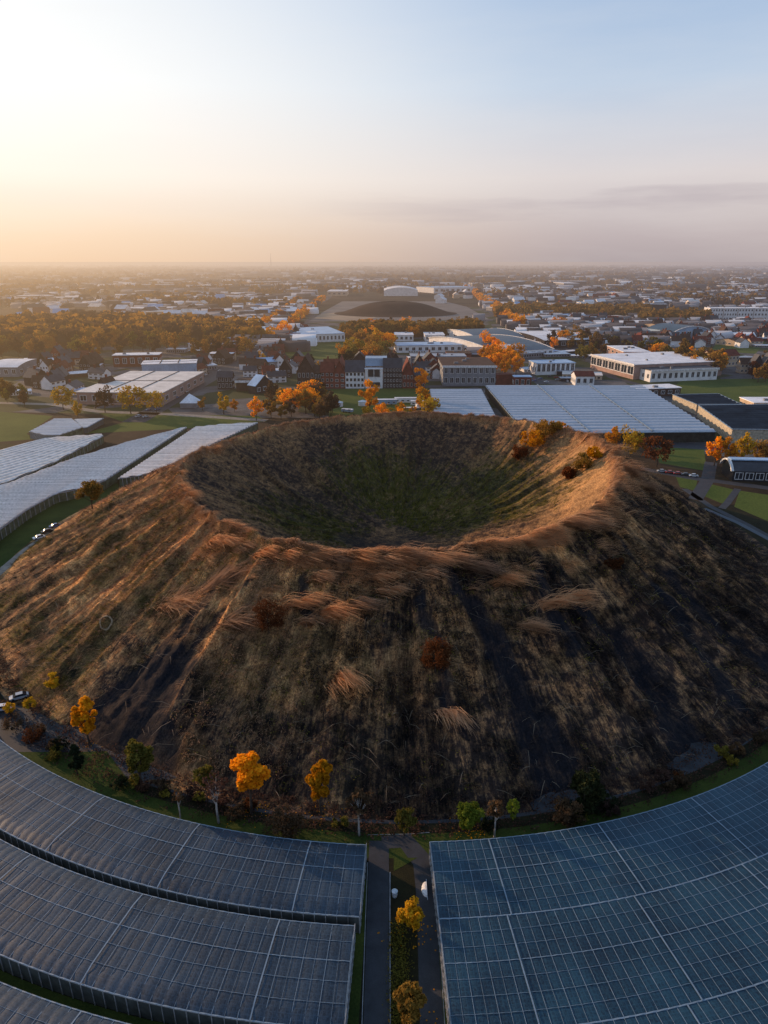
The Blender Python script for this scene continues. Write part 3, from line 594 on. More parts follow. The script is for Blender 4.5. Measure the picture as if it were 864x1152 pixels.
# ------------------------------------------------------------------ ring greenhouses
def glass_mat(name,base,pale,tint=.5,sx=(1,1,1)):
    m,n=nt(name); u=N(n,'ShaderNodeUVMap'); g=N(n,'ShaderNodeNewGeometry'); p=g.outputs['Position']
    a=noise(n,.12,5,p,.65); b=noise(n,3.2,5,p,.75); c=noise(n,1.0,4,u.outputs[0],.6,sx=(2.2,.35,1))
    br=N(n,'ShaderNodeTexBrick'); br.offset=0; setin(br,{'Scale':1.0,'Mortar Size':.05,'Brick Width':.54,'Row Height':.7,'Mortar Smooth':.3,'Color1':(0,0,0,1),'Color2':(.30,.30,.30,1),'Mortar':(1,1,1,1)}); n.links.new(u.outputs[0],br.inputs['Vector'])
    f=mth(n,'ADD',mth(n,'MULTIPLY',b,.75),mth(n,'ADD',mth(n,'MULTIPLY',a,.35),mth(n,'MULTIPLY',c,.12)))
    col=ramp(n,[(.50,base),(.76,pale)],f)
    s=N(n,'ShaderNodeSeparateColor'); n.links.new(br.outputs['Color'],s.inputs[0])
    col=mixc(n,col,pale,mth(n,'MULTIPLY',mth(n,'MULTIPLY',s.outputs[0],1.0),ramp(n,[(.4,(.35,)*3),(.6,(1,)*3)],a)))
    pr=finish(n,col,ramp(n,[(.4,(.42,)*3),(.7,(.65,)*3)],b),.4,bump=b,bs=.35,bd=.05); return m
M_gl=glass_mat('greenhouse_film_grey',(.003,.008,.016),(.026,.056,.092)); M_gr=glass_mat('greenhouse_film_blue',(.001,.007,.019),(.014,.062,.100))
M_bar=plain('glazing_bar',(.17,.24,.31),.55,.4,.2); M_post=plain('greenhouse_post',(.30,.31,.32),.5,.4)
M_side=plain('greenhouse_side_film',(.08,.09,.09),.4,.5)
def ring_house(label,R0,R1,a0,a1,mat,bay,cross,heavy,z=4.0,drop=.5):
    t=thing('greenhouse',label,'greenhouse',(CX+R0*math.cos(a0),CY+R0*math.sin(a0),0)); ox,oy,_=t.location
    nb=max(2,int(round(abs(a1-a0)*(R0+R1)/2/bay))); sub=6; nu=nb*sub; nv=max(3,int((R1-R0)/1.2))
    U=np.linspace(a0,a1,nu+1); W=np.linspace(R0,R1,nv+1)
    UU,WW=np.meshgrid(U,W,indexing='ij'); ph=(np.arange(nu+1)%sub)/sub
    rise=.05*np.sin(PI*ph)
    sag=(fbm(UU*60,WW*.3,3,7)-.5)*.18
    cr=((WW-R0)/(R1-R0)); ZZ=z+rise[:,None]+sag-drop*(np.abs(cr-.5)*2)**8*1.0
    Xs=CX+WW*np.cos(UU)-ox; Ys=CY+WW*np.sin(UU)-oy
    V=np.stack([Xs,Ys,ZZ],-1).reshape(-1,3); i=np.arange(nu)[:,None]; j=np.arange(nv)[None,:]; a=(i*(nv+1)+j).ravel(); Fc=np.stack([a,a+nv+1,a+nv+2,a+1],1)
    if a1>a0: Fc=Fc[:,::-1]
    uv=np.stack([(UU*(R0+R1)/2).ravel(),WW.ravel()],-1)
    link('roof_film',np_mesh('roof_film',V,Fc,[mat],True,uv=uv),t)
    pt=lambda aa,rr,zz:(CX+rr*math.cos(aa)-ox,CY+rr*math.sin(aa)-oy,zz)
    mb=MB()
    for k in range(nb+1):
        aa=a0+(a1-a0)*k/nb; hv=(k%heavy==heavy//2)
        ws=.20 if hv else (.03 if k%2 else .065); zz=z+.02+(.16 if hv else .05)
        seg=6
        for q in range(seg):
            r0=R0+(R1-R0)*q/seg; r1=R0+(R1-R0)*(q+1)/seg
            dz=lambda rr:zz-drop*(abs((rr-R0)/(R1-R0)-.5)*2)**8
            mb.bar(pt(aa,r0,dz(r0)),pt(aa,r1,dz(r1)),ws,.05)
    nc=int(round((R1-R0)/cross)); 
    for c in range(nc+1):
        rr=R0+(R1-R0)*c/nc; wd=.15 if c in (0,nc) else (.10 if c==nc//2 else .04)
        for k in range(nb):
            for (f0,f1) in ((0,.5),(.5,1)):
                A=a0+(a1-a0)*(k+f0)/nb; B=a0+(a1-a0)*(k+f1)/nb; e=drop*(abs(c/nc-.5)*2)**8
                mb.bar(pt(A,rr,z+.06*math.sin(PI*f0)+.05-e),pt(B,rr,z+.06*math.sin(PI*f1)+.05-e),wd,.05)
    mb.build('roof_frame',M_bar,t)
    # side walls with posts
    for nm,rr in (('side_wall',R0+.02),('side_wall',R1-.02)):
        mb=MB()
        for k in range(nb): A=a0+(a1-a0)*k/nb; B=a0+(a1-a0)*(k+1)/nb; mb.quad(pt(A,rr,0),pt(B,rr,0),pt(B,rr,z-drop),pt(A,rr,z-drop))
        mb.build(nm,M_side,t)
        mb=MB()
        for k in range(nb+1):
            A=a0+(a1-a0)*k/nb; r2=rr+(.08 if rr>R0+1 else -.08); mb.bar(pt(A,r2,0),pt(A,r2,z-drop+.05),.12)
        for k in range(nb):
            A=a0+(a1-a0)*k/nb; B_=a0+(a1-a0)*(k+1)/nb; mb.bar(pt(A,r2,z-drop),pt(B_,r2,z-drop),.1)
        mb.build('side_frame',M_post,t)
    for A,sg in ((a0,-1),(a1,1)):
        mb=MB(); mb.quad(pt(A,R0,0),pt(A,R1,0),pt(A,R1,z-.1),pt(A,R0,z-.1)); mb.build('end_wall',M_side,t)
        mb=MB(); e=A+sg*.0008*(1 if a1>a0 else -1)
        for k in range(nv+1): rr=R0+(R1-R0)*k/nv; mb.bar(pt(e,rr,0),pt(e,rr,z),.09)
        for zz in (.9,2.3,z): mb.bar(pt(e,R0,zz),pt(e,R1,zz),.09)
        mb.build('end_frame',M_post,t)
    return t
aL0=math.atan2(G(410,965,4)[1]-CY,G(410,965,4)[0]-CX); aR0=math.atan2(G(486,963,4)[1]-CY,G(486,963,4)[0]-CX)
aLe=-PI/2-.98; aRe=-PI/2+1.05
ring_house('grey curved greenhouse left of the central road, the one nearest the hill',146.2,160.2,aL0,aLe,M_gl,1.7,2.8,13)
ring_house('grey curved greenhouse left of the central road, middle one of three',161.8,177.0,aL0-.004,aLe,M_gl,1.75,3.0,14)
ring_house('grey curved greenhouse cut off at the bottom left corner of the view',180.2,197.0,aL0-.01,aLe,M_gl,1.75,3.0,14)
ring_house('blue curved greenhouse right of the central road, the one nearest the hill',145.8,160.75,aR0,aRe,M_gr,1.55,2.15,14,drop=.1)
ring_house('blue curved greenhouse right of the central road, middle one of three',160.8,177.75,aR0,aRe,M_gr,1.6,2.4,14,drop=.1)
ring_house('blue curved greenhouse right of the central road, furthest from the hill',177.8,197.0,aR0,aRe,M_gr,1.65,2.7,14,drop=.1)
ringsheet('grass_strip',160.3,161.7,aLe,aL0,M_lawn,.02); ringsheet('grass_strip',177.1,180.1,aLe,aL0,M_lawn,.02)
# ------------------------------------------------------------------ field greenhouses (straight)
def film2(name,base,pale,per=4.0):
    m,n=nt(name); g=N(n,'ShaderNodeNewGeometry'); p=g.outputs['Position']; u=N(n,'ShaderNodeUVMap')
    a=noise(n,1.0,5,u.outputs[0],.65,sx=(.02,.5,1)); b=noise(n,.6,5,p,.7); 
    f=mth(n,'ADD',mth(n,'MULTIPLY',a,.6),mth(n,'MULTIPLY',b,.4)); col=ramp(n,[(.36,base),(.62,pale)],f)
    finish(n,col,.42,.5,bump=b,bs=.3,bd=.1); return m
M_film=film2('polytunnel_film',(.40,.36,.33),(.84,.78,.73)); M_venlo=film2('venlo_glass',(.20,.24,.29),(.42,.47,.54)); M_dkglass=plain('dark_glass_roof',(.020,.032,.048),.95,.0,.3,.1)  # polytunnel film: pale streaks paint in the low sky's reflection
def quad_house(label,corners,z,mat,pitch=4.0,rise=.7,lines=0,cat='greenhouse',wallmat=None,edge=True):
    """corners: ground points near-left, near-right, far-right, far-left; tunnels run across"""
    c=[np.array(q,float) for q in corners]; o=(c[0]+c[1])/2; t=thing('greenhouse',label,cat,(o[0],o[1],0))
    L=np.linalg.norm((c[3]+c[2])/2-(c[0]+c[1])/2); n=max(3,int(round(L/pitch))); sub=6; nv=n*sub; nu=12
    s=np.linspace(0,1,nv+1); u=np.linspace(0,1,nu+1)
    S,U=np.meshgrid(s,u,indexing='ij'); A=lambda k:(c[k]-o)
    Px=(A(0)[0]*(1-U)+A(1)[0]*U)*(1-S)+(A(3)[0]*(1-U)+A(2)[0]*U)*S; Py=(A(0)[1]*(1-U)+A(1)[1]*U)*(1-S)+(A(3)[1]*(1-U)+A(2)[1]*U)*S
    rz=np.sin(PI*((np.arange(nv+1)%sub)/sub))*rise; Z=z+rz[:,None]+0*U
    i=np.arange(nv)[:,None]; j=np.arange(nu)[None,:]; a=(i*(nu+1)+j).ravel(); Fc=np.stack([a,a+1,a+nu+2,a+nu+1],1)
    W=np.linalg.norm(c[1]-c[0]); uv=np.stack([(U*W).ravel(),(S*L).ravel()],-1)
    link('roof_film',np_mesh('roof_film',np.stack([Px,Py,Z],-1).reshape(-1,3),Fc,[mat],False,uv=uv),t)
    q=[tuple(k-o) for k in c]; wm=wallmat or M_side
    for k in range(4):
        p1,p2=q[k],q[(k+1)%4]; mb=MB(); mb.quad((*p1,0),(*p2,0),(*p2,z),(*p1,z)); mb.build('side_wall',wm,t)
    if edge:
        mb=MB()
        for k in range(4): p1,p2=q[k],q[(k+1)%4]; mb.bar((*p1,z+.1),(*p2,z+.1),.9,.35)
        mb.build('gutter',M_bar,t)
    if lines:
        mb=MB()
        for k in range(1,lines+1):
            f=k/(lines+1); p1=(c[0]-o)*(1-f)+(c[1]-o)*f; p2=(c[3]-o)*(1-f)+(c[2]-o)*f; mb.bar((*p1,z+rise+.1),(*p2,z+rise+.1),1.0,.25)
        mb.build('walkway',M_bar,t)
    return t
def gq(*pix,z=4): return [G(a,b,z) for a,b in pix]
def poly_house(label,pix_near,pix_far,z,mat,pitch,rise):
    """curved near edge: lists of pixels left->right for near and far edge"""
    near=[G(*p,z) for p in pix_near]; far=[G(*p,z) for p in pix_far]; o=np.array(near[len(near)//2])
    t=thing('greenhouse',label,'greenhouse',(o[0],o[1],0))
    def samp(pl,u):
        pl=np.array(pl); d=np.concatenate([[0],np.cumsum(np.linalg.norm(np.diff(pl,axis=0),axis=1))]); d/=d[-1]; return np.stack([np.interp(u,d,pl[:,0]),np.interp(u,d,pl[:,1])],-1)
    nu=40; u=np.linspace(0,1,nu+1); a=samp(near,u)-o; b=samp(far,u)-o; L=np.linalg.norm(b-a,axis=1).mean()
    # rows are laid at constant distance so that they run straight across
    ymin,ymax=min(a[:,1].min(),b[:,1].min()),max(b[:,1].max(),a[:,1].max()); nv=int((ymax-ymin)/pitch)*4
    V=[];S=np.linspace(0,1,nv+1)
    Pn=a[None]*(1-S)[:,None,None]+b[None]*S[:,None,None]
    zz=z+rise*np.abs(np.sin(PI*(Pn[...,1]+o[1])/pitch))
    V=np.concatenate([Pn,zz[...,None]],-1).reshape(-1,3); i=np.arange(nv)[:,None]; j=np.arange(nu)[None,:]; k=(i*(nu+1)+j).ravel(); Fc=np.stack([k,k+1,k+nu+2,k+nu+1],1)
    uv=V[:,:2]+o
    link('roof_film',np_mesh('roof_film',V,Fc,[mat],False,uv=uv),t)
    for nm,l in (('near',a),('far',b),('l',np.array([a[0],b[0]])),('r',np.array([a[-1],b[-1]]))):
        mb=MB(); pb=MB()
        for k in range(len(l)-1):
            mb.quad((*l[k],0),(*l[k+1],0),(*l[k+1],z),(*l[k],z))
        mb.build('side_wall',M_netside,t)
        mb=MB()
        for k in range(len(l)-1): mb.bar((*l[k],z+.1),(*l[k+1],z+.1),.5,.3)
        for k in range(len(l)):
            mb.bar((*l[k],0),(*l[k],z),.25)
        mb.build('edge_frame',M_post,t)
    return t
M_netside=plain('green_net_side',(.10,.115,.07),.8,.2,.5,.5)
poly_house('long white polytunnel field on the left, the middle and widest of three',[(-160,690),(-60,640),(0,596),(30,574),(62,556),(100,548),(118,541)],[(-160,575),(0,548),(80,517),(140,499),(208,481),(210,481.2)],4,M_film,3.2,.75)
poly_house('white polytunnel field at the far left edge, furthest left of three',[(-200,600),(0,546),(60,521),(116,491)],[(-200,530),(0,507),(55,493),(114,489)],4,M_film,3.2,.75)
poly_house('narrow white polytunnel field touching the left shoulder of the hill, right of three',[(133,539),(160,535),(185,528),(240,500)],[(220,481),(250,478),(287,476),(290,476)],4,M_film,3.2,.75)
poly_house('small grey flat greenhouse on the left field beside the white sheet',[(33,486),(52,490),(66,490)],[(62,471),(80,471),(93,481)],4,M_venlo,4,.5)
quad_house('small white plastic greenhouse on the left field beyond the yellow tree',gq((92,481),(98,480),(116,470),(84,471)),3.5,M_film,4,.5)
quad_house('wide blue-grey glasshouse behind the crater with two pale walkway lines',gq((592,488),(805,486),(721,434),(546,434),z=6),6,M_venlo,8,1.1,lines=2,wallmat=plain('dark_hedge_wall',(.035,.035,.028),.9,.1,.5,.4))
quad_house('smaller grey glasshouse left of the wide one behind the crater',gq((492,486),(566,486),(541,438),(484,438),z=6),6,M_venlo,8,1.0,wallmat=plain('dark_hedge_wall',(.035,.035,.028),.9,.1,.5,.4))
quad_house('dark glass-roofed greenhouse right of the wide glasshouse, nearer of two',gq((824,483),(925,484),(868,455),(786,456),z=8),8,M_dkglass,6,.35,wallmat=plain('cream_wall',(.42,.36,.27),.7))
quad_house('dark blue glass-roofed greenhouse right of the wide glasshouse, further of two',gq((784,455),(834,455),(808,443),(757,444),z=7),7,M_dkglass,6,.35,wallmat=plain('cream_wall',(.42,.36,.27),.7))
# ------------------------------------------------------------------ fields, roads in the plain
def rd(name,pix,w,mat,z=.02): return strip(name,[G(*p) for p in pix],w,mat,z)
gsheet('town_ground',[(-60,462),(300,470),(480,470),(864,520),(960,520),(940,380),(700,352),(560,345),(300,352),(250,362),(-40,400)],M_town,.005)
gsheet('field',[(-40,500),(40,494),(30,488),(60,468),(0,463),(-40,465)],M_field,.012)
gsheet('field',[(92,488),(210,482),(300,474),(290,468),(110,465),(140,475)],M_field,.012)
gsheet('field',[(370,470),(480,472),(482,432),(372,436)],M_field,.012)
gsheet('field',[(312,406),(385,404),(392,379),(330,379),(310,395)],M_field,.012)
gsheet('field',[(755,443),(864,470),(960,480),(940,425),(765,427)],M_field,.012)
gsheet('field',[(800,395),(850,398),(864,382),(810,380)],M_field,.012)
gsheet('field',[(736,504),(792,503),(795,530),(742,521)],M_field,.012)
gsheet('lawn',[(760,535),(785,538),(782,552),(765,548)],M_field,.012)
gsheet('lawn',[(801,545),(826,551),(816,568),(792,558)],M_field,.012)
gsheet('lawn',[(832,552),(900,562),(900,602),(826,570)],M_field,.012)
gsheet('field',[(-80,640),(0,600),(60,566),(120,545),(165,540),(90,585),(0,645),(-80,700)],M_lawn,.008)
gsheet('sand_flat',[(354,358),(395,361),(425,357),(440,354),(400,350),(362,353)],M_sand,.03)
gsheet('quarry_floor',[(348,361),(430,362),(550,359),(525,345),(500,339),(385,339),(365,350)],M_grit,.012)
rd('road',[(-40,452),(60,455),(110,463),(190,466),(300,473)],7,M_path,.03)
rd('road',[(150,475),(190,452),(232,428),(268,405),(292,388),(310,372),(335,352),(365,338),(380,325)],[16,16,16,14,14,14,14,16,18],M_road,.03)
rd('road',[(300,437),(480,435),(560,433)],12,M_road,.026)
rd('road',[(650,395),(690,425),(745,440),(800,470),(870,500)],9,M_road,.026)
rd('road',[(515,372),(560,400),(610,432)],10,M_road,.028)
rd('road',[(590,497),(700,497),(800,503),(900,510)],14,M_road,.024)
rd('road',[(720,527),(780,538),(864,549),(940,562)],6,M_road,.024)
rd('road',[(800,520),(796,540),(782,562)],6,M_road,.028)
rd('road',[(830,550),(818,566),(812,572)],3,M_road,.028)
rd('lane',[(-20,660),(30,618),(72,590),(110,572)],3.2,M_path,.022)
rd('lane',[(770,550),(800,570),(840,590),(880,612)],3,M_road,.028)
rd('stream',[(792,572),(830,588),(864,606),(900,626)],2.5,plain('water',(.03,.045,.065),.5,.3,.1),.034)
rd('road',[(540,345),(590,372),(650,395)],9,M_road,.026)
# second mound far behind
mx,my=G(446,357); mw=88*depth(mx,my)/F*0.80
mb=MB(); nn=48; nm_=12; V=[]
for j in range(nm_+1):
    for i in range(nn):
        a=2*PI*i/nn; rr=j/nm_; z=22*(sm(1-rr**1.6)+.12*vn(math.cos(a)*3+9,math.sin(a)*3+rr*3,3)*(1-rr)); V.append((math.cos(a)*rr*mw*1.06,math.sin(a)*rr*mw*.9,float(z)))
mb.v=V
for j in range(nm_):
    for i in range(nn): k=(i+1)%nn; mb.f.append((j*nn+i,(j+1)*nn+i,(j+1)*nn+k,j*nn+k)); mb.m.append(0)
tag(mb.build('spoil_hill',plain('dark_spoil',(.045,.028,.020),.95,.1,.4,.03),loc=(mx,my+mw*.9,0.0),smooth=True),kind='structure')
# ------------------------------------------------------------------ town buildings
WALL={'brown':plain('brown_brick',(.075,.048,.038),.9,.1,.3,.3),'red':plain('red_brick',(.17,.050,.035),.9,.1,.3,.3),'white':plain('white_render',(.72,.72,.72),.8,.2,.15,.2),
 'grey':plain('grey_cladding',(.20,.21,.23),.7,.3,.2,.2),'cream':plain('cream_render',(.50,.38,.26),.85,.2,.2,.2),'dark':plain('dark_brick',(.040,.036,.038),.9,.1,.3,.3),'blue':plain('blue_cladding',(.26,.38,.52),.6,.3,.15,.1),'black':plain('black_cladding',(.015,.017,.022),.35,.5),'pink':plain('pinkish_render',(.36,.24,.20),.85,.1,.2,.2)}
ROOF={'white':plain('white_membrane_roof',(.80,.80,.82),.6,.3,.18,.08),'slate':plain('slate_roof',(.045,.045,.052),.6,.4,.3,.3),'bluem':plain('blue_metal_roof',(.30,.46,.66),.45,.5,.2,.1),'red':plain('red_tile_roof',(.16,.045,.030),.85,.1,.3,.3),
 'brown':plain('brown_tile_roof',(.085,.050,.036),.85,.1,.3,.3),'grey':plain('grey_metal_roof',(.30,.34,.40),.5,.4,.2,.1),'navy':plain('navy_metal_roof',(.045,.085,.12),.5,.4,.25,.06),'pale':plain('pale_panel_roof',(.72,.66,.60),.6,.3,.2,.1)}
M_frame=plain('white_window_frame',(.62,.62,.62),.6,.3); M_pane=plain('window_glass',(.02,.027,.036),.12,.6); M_trim=plain('white_trim',(.66,.66,.66),.6,.3)
_wm={}
def wmesh(w,h):
    k=(round(w,1),round(h,1))
    if k not in _wm:
        w,h=k; t=max(.16,min(w,h)*.08); f=MB(); f.box(0,w,-.14,0,0,t); f.box(0,w,-.14,0,h-t,h); f.box(0,t,-.14,0,t,h-t); f.box(w-t,w,-.14,0,t,h-t)
        if w>2.2: f.box(w/2-t/3,w/2+t/3,-.12,0,t,h-t)
        p=MB(); p.box(t,w-t,-.06,-.01,t,h-t); _wm[k]=(f.mesh('window',[M_frame]),p.mesh('pane',[M_pane]))
    return _wm[k]
def window(par,x,z,w,h,side='front',W=0,D=0,y=0):
    f,p=wmesh(w,h)
    if side=='front': o=link('window',f,par,(x,y,z))
    elif side=='right': o=link('window',f,par,(W,x,z),PI/2)
    else: o=link('window',f,par,(0,x+w,z),-PI/2)
    link('pane',p,o)
def facade(par,W,H,rows,cols,D,side='front',z0=.12,wf=.55,hf=.5,y=0):
    L=W if side=='front' else D; rh=H/rows; cw=L/cols
    for r in range(rows):
        for c in range(cols): window(par,cw*(c+.5)-cw*wf/2,rh*r+rh*.28,cw*wf,rh*hf,side,W,D,y)
def shell(par,W,D,H,wall): mb=MB(); mb.box(0,W,0,D,-.3,H); return mb.build('wall',WALL[wall],par)
def flat_roof(par,W,D,H,roof,panels=0,over=.5,th=.5):
    mb=MB(); mb.box(-over,W+over,-over,D+over,H+.003,H+th); o=mb.build('roof',ROOF[roof],par)
    if panels:
        mb=MB()
        for k in range(1,panels): mb.box(W*k/panels-.35,W*k/panels+.35,.2,D-.2,H+th,H+th+.35)
        mb.box(.2,W-.2,D*.5-.3,D*.5+.3,H+th+.01,H+th+.30); mb.build('roof_seam',WALL['brown'],o)
    else:
        r=random.Random(int(W*10+D)); 
        for k in range(min(3,int(W*D/350))):
            x=r.uniform(.1,.8)*W; y=r.uniform(.15,.75)*D; s=r.uniform(1.2,2.6); mb=MB(); mb.box(x,x+s*1.6,y,y+s,H+th,H+th+r.uniform(.8,1.6)); mb.build('roof_unit',WALL['grey'],o)
    return o
def gable_roof(par,W,D,H,rise,roof,wall,axis='x',over=.5):
    g=MB(); mb=MB(); t=.35
    if axis=='x':     # ridge along x
        g.poly([(0,0,H),(0,D,H),(0,D/2,H+rise)]); g.poly([(W,0,H),(W,D/2,H+rise),(W,D,H)])
        for s in (0,1):
            y0,y1=(-over,D/2) if s==0 else (D+over,D/2); e=H-over*rise/(D/2)
            mb.quad((-over,y0,e+t),(W+over,y0,e+t),(W+over,y1,H+rise+t),(-over,y1,H+rise+t)); mb.quad((-over,y0,e),(W+over,y0,e),(W+over,y0,e+t),(-over,y0,e+t))
        for xx in (-over,W+over): mb.poly([(xx,-over,H-over*rise/(D/2)),(xx,-over,H-over*rise/(D/2)+t),(xx,D/2,H+rise+t),(xx,D+over,H-over*rise/(D/2)+t),(xx,D+over,H-over*rise/(D/2)),(xx,D/2,H+rise)])
    else:
        g.poly([(0,0,H),(W/2,0,H+rise),(W,0,H)]); g.poly([(0,D,H),(W,D,H),(W/2,D,H+rise)])
        e=H-over*rise/(W/2)
        for s in (0,1):
            x0=-over if s==0 else W+over
            mb.quad((x0,-over,e+t),(W/2,-over,H+rise+t),(W/2,D+over,H+rise+t),(x0,D+over,e+t)); mb.quad((x0,-over,e),(x0,D+over,e),(x0,D+over,e+t),(x0,-over,e+t))
        mb.poly([(-over,-over,e),(-over,-over,e+t),(W/2,-over,H+rise+t),(W+over,-over,e+t),(W+over,-over,e),(W/2,-over,H+rise)])
    g.build('gable',WALL[wall],par); return mb.build('roof',ROOF[roof],par)
def arch_roof(par,W,D,H,rise,roof,wall,axis='x',trim=False):
    mb=MB(); n=10; L=D if axis=='x' else W
    pf=[(-.5+(L+1)*k/n,H+rise*math.sin(PI*k/n)**.8) for k in range(n+1)]
    for k in range(n):
        (a,z),(b,w2)=pf[k],pf[k+1]
        if axis=='x': mb.quad((-.5,a,z),(W+.5,a,z),(W+.5,b,w2),(-.5,b,w2))
        else: mb.quad((a,-.5,z),(b,-.5,w2),(b,D+.5,w2),(a,D+.5,z))
    o=mb.build('roof',ROOF[roof],par,smooth=True); mb=MB()
    if axis=='x':
        for x in (0,W): mb.poly([(x,0,H)]+[(x,a,z-.05) for a,z in pf[1:-1]]+[(x,D,H)])
    else:
        for y in (0,D): mb.poly([(0,y,H)]+[(a,y,z-.05) for a,z in pf[1:-1]]+[(W,y,H)])
    mb.build('gable',WALL[wall],par)
    if trim:
        mb=MB(); 
        for k in range(n):
            (a,z),(b,w2)=pf[k],pf[k+1]
            if axis=='x': mb.bar((-.6,a,z),(-.6,b,w2),1.2,.8); mb.bar((W+.6,a,z),(W+.6,b,w2),1.2,.8)
            else: mb.bar((a,-.6,z),(b,-.6,w2),1.2,.8)
        mb.build('roof_trim',M_trim,par)
    return o
def chimney(par,x,y,z,h=2.2,c='red'):
    mb=MB(); mb.box(x-.6,x+.6,y-.6,y+.6,z-3,z+h); mb.box(x-.75,x+.75,y-.75,y+.75,z+h,z+h+.3); mb.build('chimney',WALL[c],par)
def door(par,x,w,h,c='dark'):
    mb=MB(); mb.box(x,x+w,-.12,-.005,0,h); mb.build('door',WALL[c],par)
def bld(label,x1,y1,x2,y2,hp,yb,wall='grey',roof='white',kind='flat',rows=1,cols=4,rise=0,name='warehouse',cat='building',side=None,scols=4,panels=0,band=False,axis='x',wf=.55,hf=.5,trim=False,group=None):
    p1=G(x1,y1); p2=G(x2,y2); s=depth(*p1)/F; H=hp*s*.97; W=math.hypot(p2[0]-p1[0],p2[1]-p1[1]); rz=math.atan2(p2[1]-p1[1],p2[0]-p1[0])
    xm=(x1+x2)/2; f=G(xm,(y1+y2)/2-hp,H); b=G(xm,yb,H+rise*.0); D=max(8,min(160,b[1]-f[1]))
    t=thing(name,label,cat,(*p1,0),rz,group); shell(t,W,D,H,wall)
    if kind=='flat': ro=flat_roof(t,W,D,H,roof,panels)
    elif kind=='gable':
        ro=gable_roof(t,W,D,H,rise,roof,wall,axis)
    else: ro=arch_roof(t,W,D,H,rise,roof,wall,axis,trim)
    if rows: facade(t,W,H,rows,cols,D,wf=wf,hf=hf)
    sd=side or ('right' if x1<432 else 'left')
    if scols: facade(t,W,H,max(1,rows),scols,D,sd,wf=.4,hf=.4)
    if band:
        mb=MB(); mb.box(-.7,W+.7,-1.1,-.55,H-.8,H+.9); mb.build('fascia',M_trim,t)
    return t
B=bld
B('low warehouse with a striped pale roof of long panels behind the yellow trees',88,455,184,456,14,418,'pink','pale','flat',1,7,panels=3,scols=6)
B('light blue walled warehouse with white panelled roof behind the striped one',161,426,222,424,16,405,'blue','white','flat',0,0,panels=3,scols=5)
B('long red brick shed with thin white roof edge left of the blue warehouse',128,413,180,412,13,397,'red','white','flat',1,6)
B('wide shed with white curved roof cut by the left edge of the view',-14,424,21,424,11,404,'grey','white','arch',1,4,rise=3)
B('brown shed with white sloping roof at the far left, beside the steep dark gable',30,416,62,414,9,402,'brown','white','flat',1,5)
B('long low white roofed hall at the far left edge in front of the wood',-10,386,40,384,4,378,'grey','white','flat',1,6)
B('pale apartment slab with upright stripes at the far left',8,370,30,369,8,358,'cream','white','flat',2,8,name='apartment_block')
B('small pinkish house with tall white windows by the road on the left',245,438,262,438,14,428,'dark','slate','gable',2,4,rise=4,name='house',wf=.6,hf=.7)
B('dark brown flat hall with white roof edge right of the street',266,440,296,440,11,426,'brown','brown','flat',0,0,band=True)
B('blue roofed workshop on the left side of the crater street, the larger upper one',287,416,318,414,8,404,'grey','bluem','gable',1,4,rise=3)
t=B('workshop with a tilted light blue roof and dark window slope left of the row houses',288,444,308,440,10,430,'dark','bluem','gable',1,3,rise=7,axis='y')
B('white arched hall beside the street in the middle distance left of centre',284,376,306,375,9,362,'white','white','arch',1,3,rise=5,axis='y')
B('shed with a grey-white roof left of the white arched hall, nearer one',222,368,252,367,6,357,'grey','white','flat',1,5)
B('dark walled shed with blue-grey roof left of the white arched hall',260,368,292,367,7,355,'dark','grey','flat',1,5)
B('long low building with blue roof and white front beside the green field',328,386,388,384,9,368,'white','bluem','flat',1,14,wf=.5,hf=.5)
B('long dark shed with bluish roof beyond the white arched hall',288,357,342,356,6,344,'brown','bluem','flat',1,7)
B('small low brown hall with a white strip roof beside the street',236,407,262,407,9,396,'brown','white','flat',1,4)
B('pale blue flat roofed shed among the left wood',212,392,237,392,5,387,'white','bluem','flat',1,3)
# the row of town houses
B('dark brown gabled town house, leftmost of the row facing the field',335,437,354,437,20,412,'brown','brown','gable',2,4,rise=12,axis='y',name='town_house',cat='house')
B('small dark link house with a row of white windows in the town house row',354,437,362,437,18,416,'dark','brown','gable',2,2,rise=5,name='town_house',cat='house')
B('red brick town house with long red roof and white framed bay of windows',361,437,376,437,19,415,'red','red','gable',3,3,rise=7,name='town_house',cat='house')
B('red gabled town house with white edged steep gable',376,437,388.5,437,18,412,'red','red','gable',3,2,rise=10,axis='y',name='town_house',cat='house')
B('white fronted town house with three rows of windows and a dark roof',388.8,437,410,437,19,414,'white','slate','gable',3,5,rise=8,name='town_house',cat='house',wf=.7,hf=.6)
t=B('modern house with big dark window in a white frame and a box roof',411,437,430.5,437,22,404,'white','white','flat',0,0,name='town_house',cat='house'); 
W_=19.5*depth(*G(411,437))/F; window(t,W_*.12,9,W_*.76,7.5); window(t,W_*.12,1,W_*.76,4.5)
mb=MB(); mb.box(W_*.0,W_*1.25,6,22,17.6,24); mb.build('penthouse',WALL['blue'],t)
B('dark brick town house with four rows of small white windows',431.5,437,452,437,24,414,'dark','slate','gable',4,6,rise=7,name='town_house',cat='house')
B('narrow red gabled town house near the right end of the row',453,437,465,437,17,414,'red','red','gable',2,3,rise=10,axis='y',name='town_house',cat='house')
B('low reddish town house at the right end of the row beside the orange tree',465.5,437,478,437,15,418,'red','slate','gable',2,3,rise=6,name='town_house',cat='house')
